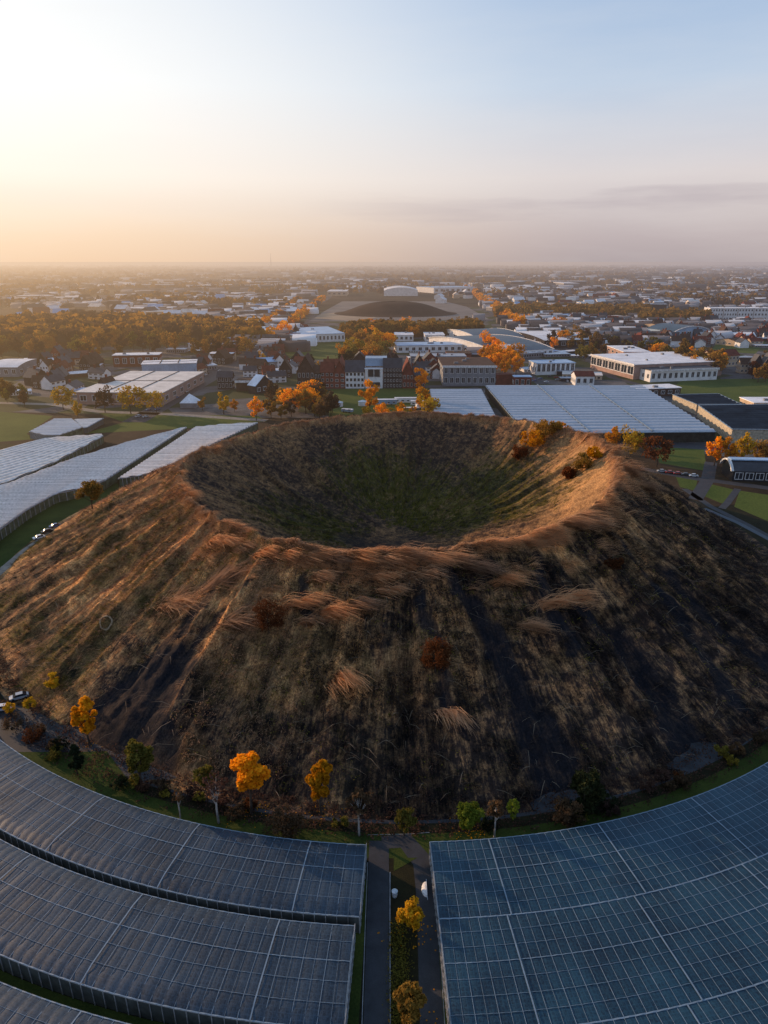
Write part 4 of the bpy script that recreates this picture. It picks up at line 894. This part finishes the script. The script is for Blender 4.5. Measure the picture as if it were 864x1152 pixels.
# centre right
B('office hall with white fascia, dark window band and white columns by the glasshouse',498,434,557,434,22,402,'grey','brown','flat',2,9,band=True,name='office_building',wf=.62,hf=.6)
B('small white roofed block behind the row houses, left of two',444,384,465,384,7,374,'white','white','flat',1,4)
B('small white roofed block behind the row houses, right of two',478,384,500,384,7,374,'white','white','flat',1,4)
B('long low blue roofed building behind the office hall, nearer one',462,410,524,410,9,398,'grey','grey','flat',1,10)
B('long blue roofed building with white walls behind the row houses',447,397,520,396,8,385,'white','bluem','flat',1,10)
B('brown brick block with flat roof behind the office hall',503,405,530,405,7,395,'red','brown','flat',0,0)
t=B('big barn with curved white edge and navy roof, further of two',536,388,590,386,8,370,'white','navy','arch',1,8,rise=4,trim=True,side='left')
t=B('huge hall with a dark blue-green roof and white gable edge, nearer of two',557,404,622,400,8,375,'white','navy','arch',1,10,rise=6,trim=True,side='left')
B('long shed with white roof and dark blue front right of the huge hall',612,392,680,390,9,372,'dark','white','arch',1,8,rise=3)
B('blue roofed pavilion with white columns behind the parking area',603,422,646,421,13,405,'white','bluem','flat',1,8,name='pavilion',wf=.7,hf=.7)
B('small red roofed white walled shop beside the wide glasshouse',647,434,668,434,11,420,'white','red','gable',1,3,rise=3,name='shop')
B('dark red brick shed at the left corner of the wide glasshouse',558,434,576,433,12,420,'red','red','flat',0,0)
B('dark red kiosk with light blue roof left of the parking area',578,436,597,436,12,424,'red','bluem','flat',1,3,name='kiosk')
t=B('large modern hall with broad white roof and deep glazed front',664,414,712,427,15,392,'pink','white','flat',1,7,name='exhibition_hall',wf=.93,hf=.62,scols=0,band=True)
B('white flat roofed upper wing behind the large modern hall',700,410,730,410,14,389,'pink','white','flat',2,6)
B('white roofed glazed wing right of the large modern hall',714,425,752,424,12,404,'pink','white','flat',2,6,band=True)
B('white walled school with dark flat roof and a row of windows facing the sports field',731,430,806,427,13,410,'white','slate','flat',1,12,name='school_building',band=True)
B('small white flat roofed building at the right corner of the wide glasshouse',717,447,765,445,9,433,'brown','white','flat',1,6)
B('sunlit cream hotel with a red-brown roof beyond the sports field',798,414,830,412,13,398,'cream','red','gable',2,8,rise=5,name='hotel')
B('cream gabled house right of the sunlit hotel',832,420,845,420,11,408,'cream','brown','gable',2,3,rise=5,name='house',cat='house')
B('dark steep gabled house with white windows at the right edge, left of two',845,422,856,422,13,408,'dark','slate','gable',2,3,rise=8,axis='y',name='house',cat='house')
B('dark steep gabled house with white windows at the right edge, right of two',857,423,870,423,14,408,'dark','slate','gable',2,3,rise=9,axis='y',name='house',cat='house')
B('cream sunlit low building at the right edge beside the sports field',846,466,880,466,13,447,'cream','white','flat',1,4)
B('glass fronted arched building with white rim in the right middle distance',758,383,796,381,10,368,'blue','navy','arch',1,6,rise=6,axis='y',trim=True,wf=.8,hf=.7)
B('brick hall with brown roof beside the glass fronted arched building',748,377,762,376,9,364,'cream','brown','gable',1,3,rise=3)
B('long light blue roofed building with white front in the right middle distance',658,367,705,365,6,353,'white','bluem','flat',1,12)
for k,(a,b_) in enumerate([(797,812),(813,828),(829,846),(847,866)]):
    B(['leftmost','second from left','third from left','rightmost'][k]+' of the four pale tall blocks on the right skyline edge',a,361,b_,361,14,346,'white','white','flat',3,5,name='apartment_block')
B('small cream building on the green field at the right',830,390,850,388,5,381,'cream','brown','gable',1,4,rise=3)
B('pale building left of the white hall far beyond the second mound',368,333,390,333,5,326,'cream','white','flat',1,4)
B('white arched hall far beyond the second mound',432,333,470,333,6,324,'white','white','arch',0,0,rise=9,axis='y',scols=0)
B('long flat white roofed glasshouse on the far plain left of the white arched hall',306,322,382,321,2,317,'white','white','flat',0,0,scols=0)
B('long flat dark roofed glasshouse on the far plain near the middle',330,326,430,325,2,320,'dark','grey','flat',0,0,scols=0)
B('wide far shed with blue roof at the centre right skyline',488,330,536,329,6,322,'white','bluem','flat',1,8,scols=0)
# black glazed hall lower right
p1=G(823,541); t=thing('glazed_hall','long black glazed hall with white curved end at the right edge','building',(*p1,0),-.10)
Wd=40; mb=MB(); mb.box(0,Wd,0,14,-.2,5); mb.build('wall',WALL['black'],t); arch_roof(t,Wd,14,5,4.0,'slate','black','x',True)
for k in range(8): window(t,1+k*4.8,.8,3.9,3.6)
mb=MB(); mb.box(0,Wd,4.5,9,9.1,9.6); mb.build('skylight',ROOF['bluem'],t)
# white tent
x,y=G(203,459); t=thing('tent','white pyramid tent with grey walls by the left road junction','tent',(x,y,0)); w_=18*depth(x,y)/F
mb=MB(); mb.box(0,w_,0,w_,0,3.6); mb.build('wall',WALL['grey'],t); mb=MB(); e=.4
for a,b_ in (((-e,-e),(w_+e,-e)),((w_+e,-e),(w_+e,w_+e)),((w_+e,w_+e),(-e,w_+e)),((-e,w_+e),(-e,-e))): mb.tri((*a,3.5),(*b_,3.5),(w_/2,w_/2,9.5))
mb.build('canopy',ROOF['white'],t)
# small white tents and trailers on the green behind the crater
for k,(px,py,lab) in enumerate([(381,457,'round white tank on the green, left of the tall orange tree'),(408,456,'small round white tank right beside the tall orange tree')]):
    x,y=G(px,py); t=thing('storage_tank',lab,'tank',(x,y,0)); mb=MB(); mb.cone((0,0,0),(0,0,3),3.2,3.2,16); mb.build('body',WALL['white'],t,smooth=False); mb=MB(); mb.cone((0,0,3),(0,0,3.9),3.4,.8,16); mb.build('lid',WALL['white'],t)
def trailer(label,px,py,L,c,rz=0,H=3.2):
    x,y=G(px,py); t=thing('trailer',label,'trailer',(x,y,0),rz); mb=MB(); mb.box(0,L,0,3,.8,H); mb.build('body',WALL[c],t); mb=MB(); mb.box(-.1,L+.1,-.1,3.1,H,H+.25); mb.build('roof',ROOF['white'],t)
    for xx in (L*.2,L*.75): mb=MB(); mb.cone((xx,-.1,.5),(xx,.25,.5),.5,.5,12); mb.cone((xx,.25,.5),(xx,-.12,.5),.5,.5,12); mb.build('wheel',WALL['black'],t)
    for k in range(int(L/4)): window(t,1+k*4,1.6,2,1.1)
trailer('long blue and white trailer on the green behind the tall orange tree',422,456,16,'blue',.05,4)
trailer('long white trailer with pale roof on the green, middle of the fairground row',444,454,18,'white',.02,4)
trailer('white trailer at the right end of the fairground row',462,457,12,'white',-.1,3.6)
trailer('small white boxy trailer near the yellow trees behind the crater',469,462,7,'white',.3,4)
trailer('dark long trailer on the green closest to the crater rim',455,463,18,'dark',.12,2.4)
trailer('small pale trailer lying at an angle on the green right of the brown trees',384,464,8,'blue',-.3,2.2)
# generic houses
HP=[]
def house_proto(wall,roof,axis,rows,W,D,H,rise,ch=True):
    t=thing('house','',"house",(0,-400,0)); shell(t,W,D,H,wall); gable_roof(t,W,D,H,rise,roof,wall,axis)
    facade(t,W,H,rows,3,D); door(t,W*.44,1.2,2.4)
    if ch: chimney(t,W*.25 if axis=='x' else W*.5,D*.5,H+rise)
    HP.append((t,wall,roof)); return t
for a in [('brown','brown','x',2,14,11,7,5),('red','red','x',2,13,10,7,5),('dark','slate','y',2,11,13,8,7),('white','slate','x',2,14,10,6,4),('cream','red','x',2,15,10,7,4),('red','slate','y',3,10,12,9,6),('dark','brown','y',2,12,12,7,8),('white','brown','y',2,10,12,7,5)]: house_proto(*a)
FH=[]
for (wl,rf) in [('white','slate'),('cream','brown'),('red','red'),('white','white'),('grey','bluem'),('brown','brown'),('cream','pale')]:
    mb=MB(); mb.box(-8,8,-6,6,-.2,6); a=mb.mesh('wall',[WALL[wl]]); mb=MB()
    for s in (1,-1): mb.quad((-8.5,-6.6*s,5.8),(8.5,-6.6*s,5.8),(8.5,0,10.2),(-8.5,0,10.2))
    for xx in (-8.1,8.1): mb.tri((xx,-6,6),(xx,6,6),(xx,0,10.1))
    b=mb.mesh('roof',[ROOF[rf]]); FH.append((a,b,wl,rf))
rc={'slate':'slate','brown':'brown tiled','red':'red tiled','white':'white','bluem':'blue','pale':'pale','navy':'navy','grey':'grey'}
nh=0; used=set()
def put_house(px,py,where,near,rz=None,sc_=1.0):
    global nh
    x,y=G(px,py); rz=rz if rz is not None else r_.choice([0,0,.2,-.3,PI/2,1.2])+r_.uniform(-.1,.1)
    if near:
        i=r_.randrange(len(HP)); src,wl,rf=HP[i]; t=copy_tree(src); used.add(i)
    else:
        i=r_.randrange(len(FH)); a,b,wl,rf=FH[i]; t=thing('house','','house'); link('wall',a,t); link('roof',b,t)
    t.location=(x,y,0); t.rotation_euler=(0,0,rz); t.scale=(sc_*r_.uniform(.85,1.25),sc_*r_.uniform(.85,1.2),sc_*r_.uniform(.85,1.15))
    wn={'dark':'dark brick','red':'red brick','brown':'brown brick','grey':'grey'}.get(wl,wl)
    t['label']='%s walled house with %s roof %s'%(wn,rc[rf],where); t['group']='%s and %s houses %s'%(wn,rc[rf],where); t['category']='house'; nh+=1
NH=[]
for k in range(26): NH.append((r_.uniform(36,112),r_.uniform(408,446),'in the dark cluster at the left',1))
for k in range(16):
    f=k/16; NH.append((236+f*75+r_.uniform(-3,3)-16,424-f*58,'along the left side of the street',1))
for k in range(15):
    f=k/15; NH.append((262+f*70+14+r_.uniform(-3,3),424-f*58,'along the right side of the street',1))
for k in range(12): NH.append((r_.uniform(296,335),r_.uniform(404,432),'left of the town house row',1))
for k in range(8): NH.append((r_.uniform(345,440),r_.uniform(414,421),'behind the town house row',1))
for k in range(10): NH.append((r_.uniform(465,500),r_.uniform(412,428),'between the row and the office hall',1))
for k in range(52): NH.append((r_.uniform(700,870),r_.uniform(365,392),'in the right middle distance',1))
for k in range(16): NH.append((r_.uniform(600,700),r_.uniform(360,372),'beyond the long white shed',1))
for k in range(48): NH.append((r_.uniform(580,864),r_.uniform(330,350),'beyond the right wood',0))
for k in range(40): NH.append((r_.uniform(150,345),r_.uniform(334,360),'beyond the left wood',0))
for k in range(22): NH.append((r_.uniform(0,150),r_.uniform(336,360),'on the hazy plain at the left',0))
for k in range(26): NH.append((r_.uniform(480,580),r_.uniform(322,342),'beyond the second mound',0))
for px,py,wh,nr in NH: put_house(px,py,wh,nr,sc_=1.0 if nr else 1.5)
for t,_,_ in HP:
    for ch in list(t.children_recursive): bpy.data.objects.remove(ch)
    bpy.data.objects.remove(t)
# generic sheds farther out
SH=[]
for rf,wl in (('white','grey'),('bluem','white'),('grey','dark'),('pale','cream'),('white','brown')):
    mb=MB(); mb.box(-30,30,-16,16,-.2,8); a=mb.mesh('wall',[WALL[wl]]); mb=MB(); mb.box(-30.5,30.5,-16.5,16.5,8.003,8.8); b=mb.mesh('roof',[ROOF[rf]])
    mb=MB()
    for k in range(9): mb.box(-28+k*6.4,-24.5+k*6.4,-16.15,-16.01,2,5.5)
    mb2=mb.mesh('window_band',[M_pane]); SH.append((a,b,mb2,rf,wl))
def put_shed(px,py,where,s=1.0):
    x,y=G(px,py); i=r_.randrange(len(SH)); a,b,c,rf,wl=SH[i]; t=thing('shed','%s roofed industrial shed with %s walls %s'%(rc[rf],wl,where),'shed',(x,y,0),r_.choice([0,.15,-.2,PI/2,.5])+r_.uniform(-.05,.05),'%s roofed sheds %s'%(rc[rf],where))
    link('wall',a,t); link('roof',b,t); link('window_band',c,t); t.scale=(s*r_.uniform(.6,1.3),s*r_.uniform(.6,1.3),s*r_.uniform(.7,1.2))
for (a_,b_,c_,d_,n_,w_) in ((296,330,404,428,5,'between the street and the town houses'),(440,540,386,412,10,'behind the office hall'),(590,660,396,412,6,'by the pavilion'),(0,110,410,446,7,'in the dark cluster at the left'),(640,760,372,392,9,'in the right middle distance'),(760,864,380,412,9,'around the hotel on the right'),(190,250,392,440,5,'near the left side of the street'),(230,345,358,384,9,'along the far end of the street'),(590,720,414,432,5,'at the edge of the wide glasshouse')):
    for k in range(n_): put_shed(r_.uniform(a_,b_),r_.uniform(c_,d_),w_,r_.uniform(.28,.5))
for k in range(26): put_shed(r_.uniform(160,320),r_.uniform(336,362),'on the estate beyond the left wood',1)
for k in range(7): put_shed(r_.uniform(0,150),r_.uniform(320,345),'on the hazy plain at the left',1.3)
for k in range(20): put_shed(r_.uniform(560,690),r_.uniform(334,362),'on the estate beyond the right wood',1)
for k in range(12): put_shed(r_.uniform(690,864),r_.uniform(322,348),'near the right skyline',1.4)
for k in range(9): put_shed(r_.uniform(150,330),r_.uniform(312,328),'far out on the left plain',2)
for k in range(7): put_shed(r_.uniform(540,640),r_.uniform(314,330),'far out right of the middle',2)
# distant rooftops: far too many and small to be counted
mb=MB()
V=[];Fq=[];rr=random.Random(3)
cent2=[(rr.uniform(140,350),rr.uniform(334,366)) for k in range(16)]+[(rr.uniform(470,900),rr.uniform(326,372)) for k in range(34)]+[(rr.uniform(-40,150),rr.uniform(328,352)) for k in range(10)]+[(rr.uniform(236,340),rr.uniform(366,396)) for k in range(9)]+[(rr.uniform(560,860),rr.uniform(370,392)) for k in range(14)]+[(rr.uniform(440,540),rr.uniform(388,402)) for k in range(4)]
cent=[(rr.uniform(-80,940),300+rr.random()**1.7*38) for k in range(120)]
for k in range(7600):
    big=k<3600; c=rr.choice(cent if big else cent2); px=c[0]+rr.gauss(0,22 if big else 12); py=max(297.6,c[1]+(rr.gauss(0,1.0) if big else rr.gauss(0,2.6)))
    x,y=G(px,py)
    if 350<px<545 and py>328: continue
    if not big: x=round(x/34)*34+rr.gauss(0,3); y=round(y/55)*55+rr.gauss(0,3)
    q_=1 if big else .62; w_=rr.uniform(8,24)*(1+y/9000)*q_; d=rr.uniform(6,12)*(1+y/9000)*q_; h=rr.uniform(5,9)*(1+y/14000); k0=len(V)
    V+=[(x-w_,y-d,0),(x+w_,y-d,0),(x+w_,y+d,0),(x-w_,y+d,0),(x-w_,y-d,h),(x+w_,y-d,h),(x+w_,y+d,h),(x-w_,y+d,h),(x-w_,y,h+(0 if big and k%3 else d*.55)),(x+w_,y,h+(0 if big and k%3 else d*.55))]
    Fq+=[(k0+a,k0+b,k0+c2,k0+d2) for a,b,c2,d2 in ((4,5,9,8),(8,9,6,7),(0,1,5,4),(1,2,6,5),(3,0,4,7))]
val=np.repeat(np.array([rr.random()**1.15 for k in range(len(V)//10)]),10)
m,n=nt('far_roofs'); at=N(n,'ShaderNodeAttribute',attribute_name='v'); finish(n,ramp(n,[(0,(.05,.045,.045)),(.5,(.16,.13,.12)),(.72,(.42,.40,.40)),(1,(.9,.9,.9))],at.outputs['Fac']),.7,.3)
tag(link('distant_rooftops',np_mesh('distant_rooftops',V,Fq,[m],attr={'v':val})),kind='stuff')
# mast
x,y=G(305,300); t=thing('radio_mast','thin tall mast standing on the horizon left of centre','mast',(x,y,0)); mb=MB(); mb.cone((0,0,0),(0,0,150),12,5,6); mb.build('shaft',WALL['grey'],t); mb=MB(); mb.cone((0,0,150),(0,0,230),4,2,5); mb.build('antenna',WALL['grey'],t)
# ------------------------------------------------------------------ cars
def car_proto(paint):
    t=thing('parked_car','','car',(0,-400,0)); mb=MB()
    pr=[(-2.1,.35),(-2.15,.75),(-1.5,.9),(-.2,.92),(1.9,.88),(2.15,.7),(2.15,.35)]
    for s in (-1,1): mb.poly([(x,s*.85,z) for x,z in (pr if s<0 else pr[::-1])])
    for i in range(len(pr)): a,b=pr[i],pr[(i+1)%len(pr)]; mb.quad((a[0],-.85,a[1]),(a[0],.85,a[1]),(b[0],.85,b[1]),(b[0],-.85,b[1]))
    mb.build('body',paint,t); mb=MB(); c=[(-1.3,.9),(-.7,1.4),(.9,1.42),(1.7,.9)]
    for s in (-1,1): mb.poly([(x,s*(.8 if z<1 else .66),z) for x,z in c])
    for i in range(3): a,b=c[i],c[i+1]; ya,yb_=(.8 if a[1]<1 else .66),(.8 if b[1]<1 else .66); mb.quad((a[0],-ya,a[1]),(a[0],ya,a[1]),(b[0],yb_,b[1]),(b[0],-yb_,b[1]))
    mb.build('window_glass',M_pane,t); mb=MB(); mb.box(-.65,.85,-.62,.62,1.421,1.46); mb.build('roof',paint,t)
    for x in (-1.35,1.35):
        for s in (-1,1): mb=MB(); mb.cone((x,s*.7,.33),(x,s*.88,.33),.33,.33,10); mb.cone((x,s*.88,.33),(x,s*.7,.33),.33,.33,10); mb.build('wheel',WALL['black'],t)
    return t
CARS=[(car_proto(plain('paint_'+nm,c,.3,.6,.05)),nm) for nm,c in (('white',(.7,.7,.72)),('silver',(.4,.42,.45)),('black',(.02,.02,.025)),('blue',(.05,.12,.3)),('red',(.4,.03,.02)))]
cused=set()
def car(px,py,rz,where,i=None,label=None):
    i=r_.randrange(5) if i is None else i; src,nm=CARS[i]; t=copy_tree(src); x,y,z=P(px,py); t.location=(x,y,.03); t.rotation_euler=(0,0,rz)
    t['label']=label or '%s car %s'%(nm,where)
    if not label: t['group']='%s cars %s'%(nm,where)
for k in range(26):
    px=712+k*3.3+r_.uniform(-1,1); 
    if px<800: car(px,r_.choice([489,491.5,494]),PI/2+r_.uniform(-.1,.1),'parked in the row behind the wide glasshouse')
for k in range(5): car(744+k*9,531+k*1.3,-.12,'parked on the road below the dark-topped tree')
for k in range(34):
    f=r_.random(); px=158+f*125+r_.choice([-4,5]); py=470-f*78; car(px,py,1.0,'in the street leading to the second mound')
for k in range(14): car(r_.uniform(600,660),r_.uniform(424,431),r_.choice([0,PI/2]),'on the paved yard by the pavilion')
for k in range(12): car(r_.uniform(40,98),r_.uniform(578,622) if 0 else 600,.7,'') if 0 else None
for k,(px,py) in enumerate([(44,606),(53,599),(62,593),(84,581),(93,576)]): car(px,py,.75,'beside the curved lane left of the hill')
car(3,799,.2,'',0,'pale white car parked at the dark yard at the far left edge'); car(22,786,.5,'',1,'small silver car parked further up the dark yard at the left edge')
for t,_ in CARS:
    for ch in list(t.children_recursive): bpy.data.objects.remove(ch)
    bpy.data.objects.remove(t)
# ------------------------------------------------------------------ trees of the plain
TP=[]
for k,(shape,lb) in enumerate([('round',20),('round',26),('tall',20),('round',16),('tall',24),('round',30)]):
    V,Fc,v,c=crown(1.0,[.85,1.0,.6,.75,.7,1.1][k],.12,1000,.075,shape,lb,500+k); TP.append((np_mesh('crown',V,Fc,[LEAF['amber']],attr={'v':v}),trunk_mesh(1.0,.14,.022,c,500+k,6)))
TN=0
names={'yellow':'golden yellow','orange':'bright orange','amber':'rusty amber','olive':'olive green','brown':'dull brown','rust':'dark rust-red','dark':'dark green','green':'fresh green'}
def ptree(px,py,h,c,where,wf=1.0,label=None,k=None,group=True):
    global TN
    x,y=G(px,py); cm_,tm=TP[r_.randrange(6) if k is None else k]
    lb=label or '%s tree %s'%(names[c],where); t=thing('tree',lb,'tree',(x,y,0),r_.uniform(0,6),None if label else '%s trees %s'%(names[c],where))
    link('trunk',tm,t); o=link('crown',cm_,t); o.material_slots[0].link='OBJECT'; o.material_slots[0].material=LEAF[c]
    t.scale=(h*wf,h*wf,h); TN+=1
def hpx(px,py,hp): x,y=G(px,py); return hp*depth(x,y)/F
one=[(72,461,28,'yellow','golden tree in front of the dark house cluster, left of two'),(88,470,20,'yellow','small golden tree nearest the grey flat greenhouse on the left'),(118,464,32,'brown','sparse brown tree in front of the striped warehouse'),(148,466,34,'yellow','yellow tree in front of the striped warehouse'),(176,464,26,'yellow','yellow tree at the right end of the striped warehouse'),(252,466,28,'yellow','broad yellow-olive tree at the junction on the left'),(228,462,18,'amber','small amber tree between the tent and the yellow-olive tree'),(264,464,16,'orange','small orange tree right of the yellow-olive tree'),(295,410,18,'yellow','lone yellow tree beside the blue roofed workshop'),(27,452,22,'olive','olive tree beside the steep gable at the far left'),(6,450,26,'amber','amber tree at the far left edge before the dark houses'),(322,382,20,'orange','orange tree at the left corner of the green field'),
(415,466,44,'orange','tall narrow orange tree in front of the modern house'),(475,462,32,'orange','upright orange tree at the left corner of the small glasshouse'),(482,470,30,'yellow','yellow tree just beside the small glasshouse corner'),(473,440,30,'orange','orange tree in front of the right end of the town houses'),(357,418,14,'yellow','yellow tree behind the red town houses'),(632,496,24,'orange','orange tree just over the right part of the crater rim'),(688,510,33,'orange','orange tree right of the crater rim, left of three'),(708,516,42,'yellow','yellow-orange tree right of the crater rim, middle and tallest of three'),(738,525,38,'rust','dark rust tree with a bare trunk on the lawn right of the crater'),(725,508,15,'amber','low amber tree behind the rust tree'),
(803,524,36,'orange','big orange tree in the clump by the black glazed hall, leftmost'),(818,526,42,'orange','big orange tree in the clump by the black glazed hall, tallest'),(834,524,40,'yellow','big yellow tree in the clump by the black glazed hall'),(852,521,30,'amber','amber tree behind the black glazed hall, left of two'),(866,521,32,'amber','amber tree behind the black glazed hall, right of two'),
(384,413,16,'dark','dark evergreen behind the white fronted town house, left of two'),(392,413,19,'dark','dark evergreen behind the white fronted town house, right of two'),(350,412,16,'dark','dark evergreen behind the brown gabled town house')]
for px,py,hp,c,lb in one: ptree(px,py,hpx(px,py,hp),c,'',{'orange':.95}.get(c,1) if hp<40 else .75,lb)
def poly_pts(poly,n):
    out=[]; xs=[p[0] for p in poly]; ys=[p[1] for p in poly]
    while len(out)<n:
        x,y=r_.uniform(min(xs),max(xs)),r_.uniform(min(ys),max(ys)); ins=False; j=len(poly)-1
        for i in range(len(poly)):
            if (poly[i][1]>y)!=(poly[j][1]>y) and x<(poly[j][0]-poly[i][0])*(y-poly[i][1])/(poly[j][1]-poly[i][1])+poly[i][0]: ins=not ins
            j=i
        if ins: out.append((x,y))
    return out
reg=[([(285,474),(378,474),(370,450),(290,452)],22,(14,20),'orange amber amber brown amber','in the clump left of the green behind the crater'),
([(405,477),(470,476),(462,468),(410,469)],9,(9,13),'yellow orange orange','on the far rim side of the crater'),
([(386,412),(438,412),(434,382),(388,384)],20,(20,28),'orange amber amber olive yellow','in the clump behind the town houses'),
([(385,384),(545,378),(540,366),(388,372)],40,(16,22),'amber brown orange amber','in the belt before the second mound'),
([(542,424),(585,424),(583,398),(545,396)],15,(20,28),'orange orange amber','in the big clump right of the office hall'),
([(620,378),(700,392),(790,408),(835,426),(820,432),(740,410),(690,402),(620,396)],62,(16,24),'amber brown orange olive amber','in the diagonal belt on the right'),
([(655,412),(700,400),(660,396),(640,400)],6,(14,18),'amber olive','beside the large modern hall'),
([(100,408),(290,404),(294,386),(180,380),(100,388)],40,(18,26),'olive amber brown amber','in the near edge of the left wood'),
([(0,404),(110,404),(110,392),(0,394)],22,(18,24),'amber olive brown','in the near edge of the left wood'),
([(0,470),(40,462),(30,440),(0,440)],6,(10,14),'olive brown','at the far left edge'),
([(640,372),(560,362),(560,354),(650,360)],8,(14,18),'orange amber','beyond the huge hall'),
([(845,432),(870,432),(870,405),(850,405)],6,(14,20),'amber rust','at the right edge by the dark houses')]
for poly,n_,hr,cs,wh in reg:
    for px,py in poly_pts(poly,n_): ptree(px,py,r_.uniform(*hr),r_.choice(cs.split()),wh,r_.uniform(.9,1.15))
# farther woods as masses
def woods(name,pts,mat,nl=26,hs=(12,19)):
    n=len(pts); p=np.array(pts); h=np.array([r_.uniform(*hs) for _ in pts]); h=h*(1+p[:,1]/26000)
    u=rng.normal(0,1,(n,nl,3)); u/=np.linalg.norm(u,axis=2)[...,None]; u[...,2]=u[...,2]*.45+.55
    q=p[:,None,:]*np.array([1,1])if 0 else None
    c=np.concatenate([p,np.zeros((n,1))],1)[:,None,:]+u*np.stack([h*.5,h*.5,h*.95],-1)[:,None,:]*rng.uniform(.7,1,(n,nl,1)); c=c.reshape(-1,3); m_=len(c)
    a=rng.normal(0,1,(m_,3)); a/=np.linalg.norm(a,axis=1)[:,None]; b=np.cross(a,rng.normal(0,1,(m_,3))); b/=np.linalg.norm(b,axis=1)[:,None]; s=(np.repeat(h,nl)*rng.uniform(.12,.30,m_))[:,None]
    V=np.stack([c-a*s,c-b*s,c+a*s,c+b*s],1).reshape(-1,3)
    v=np.clip(np.repeat(rng.uniform(0,.7,n),nl)+rng.uniform(0,.3,m_),0,1)
    tag(link(name,np_mesh(name,V,np.arange(m_*4).reshape(-1,4),[mat],attr={'v':np.repeat(v,4)})),kind='stuff')
lw=poly_pts([(-60,396),(-60,370),(110,362),(292,372),(292,388),(180,384),(100,390)],1500)
woods('woodland',[G(*q) for q in lw[::2]],LEAF['amber'],46,(14,22)); woods('woodland',[G(*q) for q in lw[1::2]],LEAF['brown'],46,(14,22))
mp_=poly_pts([(556,358),(730,360),(730,350),(560,350)],240)+poly_pts([(386,380),(540,378),(530,373),(392,375)],120)+poly_pts([(720,366),(800,364),(790,356),(720,358)],70)
woods('woodland',[G(*q) for q in mp_],LEAF['amber'],44,(13,20))
pts1=[];pts2=[]
cl=[(r_.uniform(-100,964),298.5+r_.random()**1.7*46,r_.uniform(8,60),r_.uniform(.3,1.3)) for _ in range(230)]
for cx_,cy_,sx_,sy_ in cl:
    if 350<cx_<545 and cy_>330: continue
    for k in range(int(6+sx_*.55)):
        px,py=cx_+r_.gauss(0,sx_*.6),cy_+r_.gauss(0,sy_)
        if py<297.5 or (372<px<520 and py>333): continue
        (pts1 if r_.random()<.5 else pts2).append(G(px,py))
woods('distant_woodland',pts1,LEAF['brown'],22,(12,20)); woods('distant_woodland',pts2,LEAF['amber'],22,(12,20))
tl=[]
for k in range(60): f=k/60; tl.append(G(352-f*70+r_.choice([-14,12]),338+f*54))
for k in range(70): f=k/70; tl.append(G(528+f*60+r_.uniform(-5,5),326+f*45))
woods('roadside_woodland',tl,LEAF['orange'],44,(11,17))
print('HOUSES',nh,'TREES',TN)
# ------------------------------------------------------------------ render settings
sc.view_settings.view_transform='Standard'; sc.view_settings.look='None'; sc.view_settings.exposure=0; sc.view_settings.gamma=1
sc.render.engine='CYCLES'; sc.cycles.use_denoising=True; sc.cycles.max_bounces=5; sc.cycles.diffuse_bounces=2; sc.cycles.glossy_bounces=2; sc.cycles.transmission_bounces=2; sc.cycles.volume_bounces=1; sc.cycles.transparent_max_bounces=4
